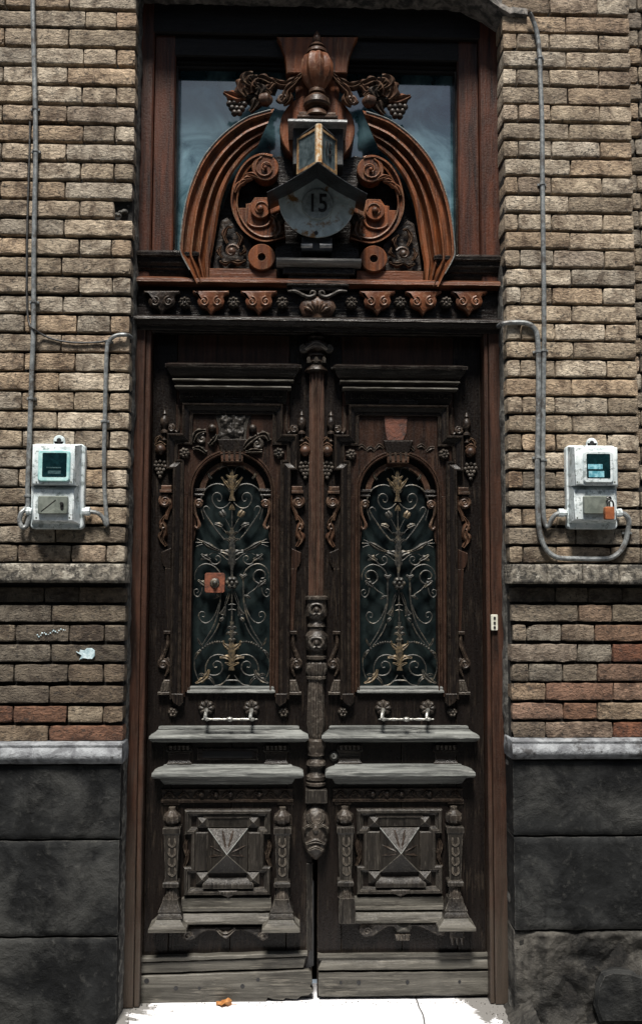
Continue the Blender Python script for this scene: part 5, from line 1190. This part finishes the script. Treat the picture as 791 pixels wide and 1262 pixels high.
# ---- iron grilles
def grille(par, off, miss=False):
    Y = YL+.012; g0 = 286.0
    with tr(off=off):
        m = MB(); m.ptube([(g0, 628), (g0, 655)], Y, .9, 6, 1); m.ptube([(g0, 727), (g0-.2, 770)], Y, 1.0, 6, 1); m.ptube([(g0, 695), (g0-.2, 712)], Y, 1.6, 6, 1)
        gr = m.build('iron_grille', IRON, par)
        def sc(pts, r, name='iron_scroll', mt=IRON):
            m = MB(); m.ptube([(g0+a, b) for a, b in pts], Y, [q*.86 for q in r] if isinstance(r, list) else r*.86, 6, 4); m.build(name, mt, gr)
        def lf(pts, wd, name='iron_leaf', mt=IRON, h=.006, lobes=2, y=-.002):
            m = MB(); m.leaf([(g0+a, b) for a, b in pts], wd, Y+y, h, lobes, n=12, thick=.003); m.build(name, mt, gr)
        lf([(0, 617), (0, 605), (0, 593), (0, 578.5)], [4.2, 2.4, 5.5, 1.2], mt=GILT, lobes=3)
        lf([(0, 663), (0, 656), (0, 648.5)], [4, 3.6, .8], mt=IRON)
        lf([(0, 628.5), (0, 625), (0, 621)], [3.8, 2.8, .5], mt=GILT, lobes=0)
        lf([(0, 704), (0, 694), (0, 684), (0, 672), (0, 662)], [1.5, 5, 6.5, 4, 3], lobes=4)
        m = MB(); m.rosette(g0, 718.3, Y-.006, 8.4, 6, .6, .5); m.build('iron_rosette', IRON, gr)
        lf([(0, 800), (0, 790), (0, 780), (0, 766)], [3.5, 3.4, 2.8, 2.6], lobes=3, mt=IRON)
        lf([(-.4, 826), (-.4, 818), (-.4, 806), (-.4, 796), (-.4, 786)], [3.6, 4, 6, 5, 2], lobes=3, mt=GILT)
        for y_ in (744.5, 751): sc([(-4.5, y_+1), (0, y_), (4.5, y_+1)], [.6, 1.1, .6])
        for s in (-1, 1):
            if True:
                S = lambda P: [(s*a, b) for a, b in P]
                lf(S([(2, 603), (7, 596), (13, 588)]), [2.2, 3.2, 1], mt=GILT)
                lf(S([(1, 591), (4, 588), (7, 585)]), [1.5, 2, .8], mt=GILT, lobes=0)
                sc(S([(2.5, 584), (5, 577), (9, 574.5), (13.5, 576), (15, 579)]), [.5, .7, .8, .8, .6])
                sc(S([(3, 606), (8, 599.5), (16, 596.5), (25, 598), (33, 604), (38, 615), (38, 627), (34.5, 640)]), [1, 1.1, 1.1, 1.1, 1.1, 1, .9, .7])
                sc(S([(2, 619), (7, 624), (13, 626.5), (19, 625), (23.5, 619), (24, 612), (20, 607.5), (15, 608.5), (12.5, 613), (14, 617.5), (17.5, 617), (18, 614)]), [.9, 1.1, 1.1, 1.1, 1.1, 1, 1, .9, .8, .8, .7, .8])
                sc(S([(8.5, 666), (18, 655), (27.5, 641.5), (33, 633), (35, 627), (32, 624), (28.5, 626), (27.5, 629)]), [1, 1.2, 1.4, 1.3, 1.2, 1.1, .9, .7])
                sc(S([(1.5, 652), (6, 643), (11, 635)]), [.6, .6, .6]); lf(S([(9.5, 637), (11.5, 633), (14, 629.5)]), [3.4, 4.4, 3.2], 'iron_bud', lobes=0, mt=GILT if s > 0 else IRON)
                sc(S([(4, 660), (10, 653), (15.5, 648)]), [.6, .6, .6]); lf(S([(12, 649), (16.5, 646.8), (21, 645.5)]), [2.2, 3.6, 1.6], 'iron_bud', lobes=0)
                lf(S([(2, 669), (5, 665), (10, 665)]), [2, 2.6, .8], lobes=1); lf(S([(2, 660), (5, 656), (7.5, 657)]), [1.5, 2, .8], lobes=1)
                lf(S([(1, 686), (7, 681), (14, 679.5)]), [2.5, 4.5, 2.2], lobes=2)
                lf(S([(14, 679), (22, 676), (29, 672), (36, 667.5)]), [1.2, 2.6, 3.8, 1.4], 'iron_horn', lobes=0, h=.010)
                for a, b in ((43, 664), (45, 668.5), (44, 673.5)): sc(S([(32, 670), (38, (b+669)/2), (a, b)]), [.8, .7, .5])
                sc(S([(2, 692), (8, 688), (14, 683), (22, 681), (28, 684)]), [.9, .9, .9, .8, .6])
                lf(S([(27, 690), (32, 687), (38, 683)]), [2, 4.5, 1.2], lobes=2); lf(S([(30, 683), (33, 687), (38, 690)]), [1, 3, 1], lobes=1)
                sc(S([(28, 688), (25, 694), (19.5, 695.5), (14.5, 692), (14.5, 687), (18, 685), (20.5, 688), (18.5, 690.5)]), [1.1, 1.1, 1.1, 1, .9, .8, .8, .9])
                plate = (s < 0 and not miss)
                sc(S([(13.5, 711), (17, 703), (24, 697), (33, 695), (41, 699), (45.5, 707), (45.5, 714)]), [1.1, 1.1, 1.1, 1.1, 1, .9, .7])
                if not plate: sc(S([(41, 719), (34, 719.5), (27.5, 715), (26.5, 708.5), (31, 703), (37, 703), (41, 707.5), (40, 712), (36, 713)]), [1.2, 1.2, 1.2, 1.2, 1.1, 1.1, 1, 1, 1.2])
                lf(S([(32, 723), (36, 719), (42, 715)]), [1.5, 4.2, 1.2], lobes=2)
                sc(S([(36, 722), (38, 731), (42, 735.5), (46, 733), (46.5, 728), (43, 726), (41, 729), (43, 731)]), [1.1, 1.1, 1.1, 1, .9, .8, .7, .8])
                sc(S([(16.5, 735), (21, 731), (27, 727), (32, 722)]), [.8, .9, .9, .9]); lf(S([(15, 734), (19, 735), (23, 738)]), [1, 2.2, .8], lobes=0)
                lf(S([(9.5, 708), (13.5, 710.5), (18, 708)]), [1.4, 2.6, 1.4], 'iron_flower', lobes=0); lf(S([(13.7, 716), (13.7, 711), (13.7, 708)]), [1, 2.5, 1.5], 'iron_flower', lobes=0)
                sc(S([(13.8, 713), (14, 726), (14.5, 741), (17.5, 757), (24, 774), (33, 789), (37, 795)]), [1.3, 1.3, 1.3, 1.2, 1.1, 1, .7])
                sc(S([(16, 744), (19.5, 755), (25, 764), (32, 768), (38.5, 765), (41, 758.5), (38, 754), (33.5, 755.5), (34, 760), (36.5, 760)]), [1, 1.1, 1.1, 1.1, 1.1, 1, .9, .8, .7, .8])
                sc(S([(2, 729), (4.5, 738), (8.5, 748)]), [.7, .7, .7]); sc(S([(3.5, 729), (7, 738), (9, 746)]), [.5, .6, .6])
                lf(S([(8, 747), (9.5, 752), (11.5, 757)]), [1.2, 2.6, 4.2], 'iron_bell', lobes=0, mt=IRON); sc(S([(7.5, 758.5), (12, 757.5), (15.5, 755.5)]), [1.1, 1.4, 1.1])
                lf(S([(10.5, 761), (13, 764), (14.5, 766)]), [1.5, 3, 1.5], 'iron_bell', lobes=0); sc(S([(16, 768), (21, 779), (28, 789), (33, 795)]), [1, 1, .9, .6])
                for b_, a_ in ((774, 5.5), (781, 7), (789, 4)): lf(S([(0, b_+3), (a_*.6, b_-1), (a_, b_+1.5)]), [1.5, 2.2, .7], lobes=0)
                lf(S([(0, 803), (5, 798), (10.5, 793), (10, 789.5)]), [2.5, 4, 3, 1], mt=GILT, lobes=2); lf(S([(0, 815), (7, 810), (15, 810.5)]), [2.5, 3.6, 1.2], lobes=2, mt=GILT); lf(S([(0, 821), (5, 818), (9, 817)]), [1.5, 2.5, .8], lobes=1, mt=GILT)
                for k in range(11):
                    t = k/10; m = MB(); xx_ = 12+30*t; yy_ = 791.5+13.5*t*t-1.5*sin(pi*t); m.ball(g0+s*xx_, yy_, Y-.003, 1.7-.25*(k % 2), seg=8, n=5); m.build('iron_bead', IRON, gr)
                lf(S([(38, 801), (43, 806), (44.5, 812)]), [1.5, 3.4, 1], lobes=1); lf(S([(36, 797), (40, 792), (42.5, 786)]), [1, 2.4, .6], lobes=1)
                sc(S([(4, 812), (10, 808), (19, 807), (27, 811), (32, 820), (32.5, 829)]), [1.1, 1.1, 1.1, 1.1, 1, .9])
                sc(S([(29, 831), (22, 832.5), (15, 830), (11.5, 823.5), (13.5, 817), (19, 815), (23, 818.5), (21.5, 822.5), (18.5, 822)]), [1.2, 1.2, 1.2, 1.1, 1.1, 1, .9, .8, 1])
                lf(S([(28, 825), (31, 833), (38, 839), (45, 842)]), [1.5, 4.2, 4, 1], lobes=3, mt=GILT if s < 0 else IRON); lf(S([(30, 834), (25, 838), (22, 844)]), [2.5, 3, .8], lobes=1); lf(S([(33, 834), (37, 831), (41, 832)]), [1.5, 2.6, .8], lobes=1)
                sc(S([(46, 810), (46, 824), (42.5, 835), (39, 840)]), [.7, .9, .9, .8])
                sc(S([(0, 838.5), (7, 839), (12, 843), (18, 846.5)]), [1.6, 1.3, 1, .6]); sc(S([(3, 832), (8, 839), (15, 844), (24, 845)]), [.8, .9, .8, .6])
                lf(S([(25, 590), (28, 587), (29, 583)]), [1.2, 2.4, .8], lobes=1)
        return gr
gl = grille(dL, 0); grr = grille(dR, DX, True)
m = MB(); c_ = M(264.8, 718.3, YL-.006); h_ = U(12.2)
m.prism([(c_.x+a*h_, c_.z+b*h_) for a, b in ((-1, -.85), (-.85, -1), (.85, -1), (1, -.85), (1, .85), (.85, 1), (-.85, 1), (-1, .85))], YL-.008, YL-.002, .0015, world=True)
rp = m.build('square_plate', RUST, dL, label='rusty orange square lock plate on the grille')
m = MB(); m.disc(264.8, 718.5, YL-.012, YL-.006, 6, .002, seg=18, dome=.003); m.ball(264.8, 718.5, YL-.016, 3.2, seg=10, n=6); m.build('plate_knob', IRON, rp)
# ---- pull handles
for par, ox in ((dL, 0.0), (dR, 219.0)):
    ms = []
    m = MB(); c1, c2 = 254.5+ox, 310+ox
    if ox: c2 -= 2; c1 -= 1.5
    yb = 886.5; m2 = (c1+c2)/2
    A = M(c1-6, yb, YL-.062); B = M(c2+8, yb, YL-.062)
    pr_ = []
    for t, r in ((0, .3), (.02, 1.2), (.05, .8), (.07, 2.0), (.10, 2.9), (.13, 2.0), (.17, 1.5), (.28, 2.3), (.36, 1.3), (.40, 1.8), (.44, 1.6), (.46, 3.0), (.50, 3.7), (.54, 3.0), (.56, 1.6), (.60, 1.8), (.64, 1.3), (.72, 2.3), (.83, 1.5), (.87, 2.0), (.90, 2.9), (.93, 2.0), (.95, .8), (.98, 1.2), (1, .3)):
        pr_.append((A.lerp(B, t), U(r*.82)))
    m.tube([p for p, r in pr_], [r for p, r in pr_], 12, 1); hb = m.build('pull_handle', BRASS, par)
    for c in (c1, c2):
        m = MB(); m.ptube([(c, 875, YL-.004), (c, 876, YL-.030), (c-1, 880, YL-.052), (c-1.5, 886, YL-.062)], YL, [3.0, 2.4, 2.1, 2.4], 8, 4); m.build('handle_post', BRASS, hb)
        m = MB(); m.rosette(c, 872.5, YL-.004, 10, 8, .45, .9, False); m.build('handle_rosette', C_GR, hb)

# ================================================================ ELECTRIC METERS
def rbox(mb, px0, py0, px1, py1, Yf, Yb, rpx, c=.003):
    """plate with rounded corners"""
    mx, my = (px0+px1)/2, (py0+py1)/2
    x0, x1, z0, z1 = M(px0, my, Yf).x, M(px1, my, Yf).x, M(mx, py1, Yf).z, M(mx, py0, Yf).z; rr = U(rpx, Yf); P = []
    for cx_, cz_, a in ((x1-rr, z1-rr, 0), (x0+rr, z1-rr, 90), (x0+rr, z0+rr, 180), (x1-rr, z0+rr, 270)):
        for k in range(5): t = radians(a+k*22.5); P.append((cx_+rr*cos(t), cz_+rr*sin(t)))
    mb.prism(P, Yf, Yb, c, world=True)
def meter(side):
    lab = ('white electric meter left of the door, with aqua rimmed window and a grey hatch', 'white electric meter right of the door, with a padlocked grey green hatch below its window')[side]
    # x of: base left/right, upper body, window frame, glass, hatch
    if side == 0: bx0, bx1, fx0, fx1, wx0, wx1, gx0, gx1, hx0, hx1, lug, oy = 39, 104, 42, 92, 47, 86.5, 52.5, 82.5, 47, 83.5, 73, 0
    else: bx0, bx1, fx0, fx1, wx0, wx1, gx0, gx1, hx0, hx1, lug, oy = 698, 759.5, 708, 761, 718.5, 755.5, 722.5, 751.5, 719, 752, 729, 2
    g = M((bx0+bx1)/2, 652, -.02)
    t = thing('electric_meter', (g.x, 0, g.z), lab, 'electric meter', 'electric meters on the brick walls')
    m = MB(); rbox(m, bx0, 547+oy, bx1, 652, -.030, .004, 5, .004); m.build('base_plate', WHITE, t)
    # body: tapered from the base plate to the front, upper block deeper than the lower one
    def block(fa, fb, ya, yb, ba, bb, bya, byb, Yf, Yb_, name, c=.004):
        m = MB(); my = (ya+yb)/2
        F = [(M(fa, my, Yf).x, M((fa+fb)/2, yb, Yf).z), (M(fb, my, Yf).x, M((fa+fb)/2, yb, Yf).z), (M(fb, my, Yf).x, M((fa+fb)/2, ya, Yf).z), (M(fa, my, Yf).x, M((fa+fb)/2, ya, Yf).z)]
        B = [(M(ba, my, Yb_).x, M((ba+bb)/2, byb, Yb_).z), (M(bb, my, Yb_).x, M((ba+bb)/2, byb, Yb_).z), (M(bb, my, Yb_).x, M((ba+bb)/2, bya, Yb_).z), (M(ba, my, Yb_).x, M((ba+bb)/2, bya, Yb_).z)]
        sg = ((1, 1), (-1, 1), (-1, -1), (1, -1))
        rows = [[(p[0], Yb_, p[1]) for p in B], [(p[0], Yf+c*1.3, p[1]) for p in F], [(p[0]+a*c*.35, Yf+c*.35, p[1]+b*c*.35) for p, (a, b) in zip(F, sg)], [(p[0]+a*c*1.3, Yf, p[1]+b*c*1.3) for p, (a, b) in zip(F, sg)]]
        # more points round the loop for soft corners
        ids = m.grid(rows, close_u=True); m.face(ids[-1]); m.face(ids[0]); return m.build(name, WHITE, t, True, .9)
    if side == 0:
        block(fx0-2, fx1, 549, 597, 40, 101, 548, 600, -.108, -.028, 'upper_case')
        block(fx0-1, fx1-1, 603, 642, 40, 100, 594, 646, -.088, -.028, 'lower_case')
    else:
        block(fx0, fx1, 551, 598, 699, 760, 551, 600, -.108, -.028, 'upper_case')
        block(fx0-1, fx1-2, 603, 641, 700, 758, 594, 645, -.088, -.028, 'lower_case')
    m = MB(); rbox(m, wx0, 554.5+oy*.6, wx1, 593.5+oy*.8, -.117, -.107, 4, .004); m.build('window_rim', AQUA if side == 0 else WHITE, t)
    m = MB(); rbox(m, gx0, 558+oy*.6, gx1, 587.5+oy*.8, -.1180, -.110, 1.5, .0); gp = m.build('window_pane', G_MT, t)
    m = MB(); cxm = (gx0+gx1)/2; (m.pbox(cxm-10, 575.5, cxm+8, 577, -.1186, -.117, 0), m.pbox(cxm-8, 580, cxm+8, 584, -.1186, -.117, 0)) if side == 0 else (m.pbox(cxm-13, 572, cxm+5, 578, -.1186, -.117, 0), m.pbox(cxm-12, 580.5, cxm+7, 588, -.1186, -.117, 0)); m.build('pane_patch', simple('patch_dim', (.01, .04, .045), (.03, .08, .085), 60, .5) if side == 0 else simple('reflection_blue', (.06, .25, .32), (.30, .58, .66), 60, .4), gp)  # right pane's blue reflection painted as flat patches; dim patches on the left
    m = MB(); rbox(m, hx0, 611, hx1, 633.5, -.104, -.086, 2, .003); h = m.build('hatch', HATCH, t)
    if side == 0:
        m = MB(); a = M(51, 630, -.1045); b = M(69, 616, -.1045); m.tube([a, b], .0016, 5, 1); m.build('hatch_scratch', IRON, h)
        m = MB(); m.disc(76, 620.5, -.112, -.103, 2.2, .001, seg=12); m.disc(76.5, 625, -.108, -.103, 2.0, .0, seg=12); m.build('hatch_knob', CHROME, h)
    for sx_, sy_ in ((fx0+3.2, 594), (fx1-4, 594), (fx0+3, 638), (fx1-6, 638)):
        m = MB(); Ys = -.108 if sy_ < 600 else -.088; m.disc(sx_, sy_, Ys-.0012, Ys+.001, 1.1, .0003, seg=8); m.build('case_screw', HATCH, t)
    # lug with its screw
    m = MB(); m.disc(lug, 543+oy*1.7, -.012, .002, 7, .003, seg=20); m.pbox(lug-7, 543+oy, lug+7, 550+oy, -.012, .002, .003); lg = m.build('fixing_lug', WHITE, t)
    m = MB(); m.disc(lug, 542.5+oy*1.7, -.0145, -.008, 2.9, .001, seg=14); m.build('screw', CHROME, lg)
    # cable glands
    ys = 630.5 if side == 0 else 632.5
    ends = ((40, 33.5), (102, 111.5)) if side == 0 else ((698, 687.5), (758, 765))
    for a, b in ends:
        m = MB(); p, q = M(a, ys, -.030), M(b, ys-.5, -.030); m.tube([p, p.lerp(q, .4), p.lerp(q, .42), q], [.014, .014, .017, .0165], 10, 1); m.build('cable_gland', WHITE, t)
    return t
meter(0); meter(1)
# small patch bolts on the left bevel of the right meter
pk = M(751.5, 640, -.125); pd = thing('padlock', (pk.x, -.118, pk.z), 'small orange brown padlock hanging on the hatch of the right meter', 'padlock')
m = MB(); rbox(m, 745.5, 624.5, 757, 640, -.132, -.110, 1.5, .002); m.build('lock_body', ORANGE, pd)
m = MB(); m.ptube([(748, 626), (748, 620.5), (749.5, 617.5), (752.5, 617), (755, 619.5), (755.5, 626)], -.121, 1.2, 8, 4); m.build('shackle', CHROME, pd)
m = MB(); m.ptube([(747, 614), (749.5, 612.6), (752, 614), (751.5, 618)], -.112, 1.3, 8, 4); m.build('hasp', CHROME, pd)

# ================================================================ CONDUITS AND CABLES
def conduit(pts, r, name, label, matl=GALV, clips=(), Y=-.014, seg=10, group=None):
    w = [M(p[0], p[1], Y if len(p) < 3 else p[2]) for p in pts]; g = min(w, key=lambda v: v.z)
    t = thing(name, (g.x, 0, g.z), label, 'cable' if 'cable' in name else 'conduit', group or ('grey conduits clipped to the brick walls' if name == 'conduit' else None))
    m = MB(); m.tube(w, r, seg, 6); m.build('pipe' if 'conduit' in name else 'wire', matl, t)
    for cx_, cy_ in clips:
        m = MB(); c = M(cx_, cy_, Y); R_ = r+.0028; hh_ = .0045
        m.lathe((c.x, Y), [(c.z-hh_, R_-.001), (c.z-hh_*.8, R_), (c.z+hh_*.8, R_), (c.z+hh_, R_-.001)], seg=14)
        m.box(c.x-R_-.006, c.x+R_+.006, Y+r*.6, .006, c.z-hh_, c.z+hh_, .001); m.build('clip', GALV, t)
    return t
conduit([(40, -40), (41, 20), (42.5, 80), (43.8, 130), (44.3, 190), (43.2, 250), (42.2, 310), (42, 360), (41.5, 410), (39.5, 460), (37.8, 510), (36, 560), (34.5, 600), (35, 622), (31, 628, -.02), (26.5, 633, -.03), (24.5, 642, -.034), (28, 650, -.034), (33, 648, -.03), (36, 640, -.030), (38, 632, -.03)], .0092, 'conduit', 'long grey conduit running the full height of the left wall down to the left meter',
        clips=((43.2, 134), (44.2, 186), (42, 372), (38.8, 491), (35, 611)), Y=-.017)
conduit([(37.5, 150, -.004), (36.5, 200, -.005), (34.5, 260, -.005), (33.5, 330, -.005), (34, 380, -.005), (37, 400, -.012), (42, 405, -.030), (52, 412, -.012), (66, 418, -.006), (84, 421.5, -.006), (104, 422.5, -.006), (124, 421.5, -.006), (133, 419.5, -.01)], .0040, 'cable', 'thin black cable sagging from the left conduit towards the door frame', CABLE, clips=())
conduit([(162, 416, .04), (159, 413.5, .0), (154, 412.5, -.016), (146, 413, -.016), (139, 416, -.016), (134, 422, -.016), (132, 432, -.016), (130.5, 470, -.015), (129.5, 520, -.014), (128.5, 560, -.014), (129, 600, -.014), (131, 630, -.014), (132.5, 646, -.015), (130.5, 646, -.018), (127, 638, -.024), (121, 632.5, -.029), (112, 630.5, -.030)], .0080, 'conduit', 'short grey conduit hooking from the door frame down to the left meter', clips=((129.3, 519), (134, 421)))
conduit([(652, 16, -.03), (656, 24, -.022), (661, 40, -.016), (664, 62, -.014), (665.5, 100, -.014), (667.5, 150, -.014), (668, 220, -.014), (669, 300, -.014), (669.8, 360, -.014), (669.8, 430, -.014), (669, 500, -.014), (668.5, 560, -.014), (668.5, 610, -.014), (669.5, 636, -.014), (672, 648, -.016), (676, 647, -.02), (680, 639, -.027), (684, 634.5, -.03), (689, 632.5, -.030)], .0092, 'conduit', 'long grey conduit from the broken lintel edge straight down to the right meter',
        clips=((665, 71), (667.8, 227), (669.9, 432), (668.8, 567)))
conduit([(614, 402, .06), (617, 400, .0), (621, 398.5, -.016), (632, 397.5, -.016), (646, 398, -.016), (654, 401, -.016), (659.5, 407, -.016), (662, 418, -.016), (663, 440, -.015), (663.2, 480, -.015), (662.5, 530, -.015), (661.5, 580, -.015), (662, 620, -.015), (663.5, 648, -.015), (668, 668, -.015), (676, 681, -.015), (688, 687.5, -.016), (710, 688.5, -.017), (735, 689, -.017), (752, 687.5, -.017), (763, 680, -.016), (770, 668, -.016), (773, 655, -.018), (774.5, 645, -.024), (773, 638, -.028), (768.5, 633.5, -.030), (762, 633, -.030)], .0100, 'conduit', 'long grey conduit from the cornice end that loops under the right meter',
        clips=((662.5, 433.5), (662.2, 564), (773, 657)))

# doorbell plate on the right jamb
b0 = M(609, 777, YJ); bp = thing('doorbell', (b0.x, YJ, b0.z), 'small ivory doorbell plate screwed to the right jamb of the door frame', 'doorbell')
m = MB(); rbox(m, 605, 757.5, 613.2, 777, YJ-.012, YJ+.001, 1.2, .0015); m.build('bell_plate', IVORY, bp)
for y_ in (761.5, 767.5, 773):
    m = MB(); m.disc(609.3, y_, YJ-.0150, YJ-.010, 1.5, .0, seg=12); m.build('button', INK, bp)
# dry leaf on the doorstep
d = RT*(276-395.5)-UP*(1237.5-631)+FW*F_PX; t_ = (0.004-CAM_H)/d.z; lx, ly = d.x*t_, d.y*t_-CAM_D
m = MB(); rows = []
for i in range(9):
    v = i/8; wv = .022*sin(pi*min(v*1.02, 1))**.6*(1+.25*cos(v*16)); row = []
    for k in range(-3, 4): row.append((lx-.030+.060*v, ly+wv*k/3+.003*sin(v*7), .004+.010*abs(k/3)**2+.007*sin(v*6+k)))
    rows.append(row)
m.grid(rows); dl = m.build('dry_leaf', LEAFM); tag(dl, 'curled orange brown dry leaf lying on the doorstep before the left door leaf', 'leaf')
m = MB(); m.tube([Vector((lx+.028, ly, .006)), Vector((lx+.040, ly-.004, .004)), Vector((lx+.052, ly-.002, .005))], .0012, 5, 3); m.build('leaf_stalk', LEAFM, dl)

# grit gathered along the foot of the door and in the corners of the step
m = MB(); random.seed(21)
for i in range(260):
    e_ = random.random(); X = random.uniform(XL+.01, XR-.01); Yg = .150-abs(random.gauss(0, .02))
    if e_ < .45: X = random.choice((XL+.03+abs(random.gauss(0, .025)), XR-.03-abs(random.gauss(0, .04)))); Yg = random.uniform(-.30, .14)
    g_ = random.uniform(.0012, .0038); a = random.random()*6
    ids = [m.pt((X+g_*cos(a+q*1.57)*random.uniform(.7, 1.2), Yg+g_*sin(a+q*1.57)*random.uniform(.7, 1.2), -.002)) for q in range(4)]; tp = m.pt((X, Yg, -.002+g_*1.1))
    for q in range(4): m.face((ids[q], ids[(q+1) % 4], tp))
gr_ = m.build('grit', STONE2, kind='stuff'); gr_['label'] = 'loose dark grit along the foot of the door on the doorstep'
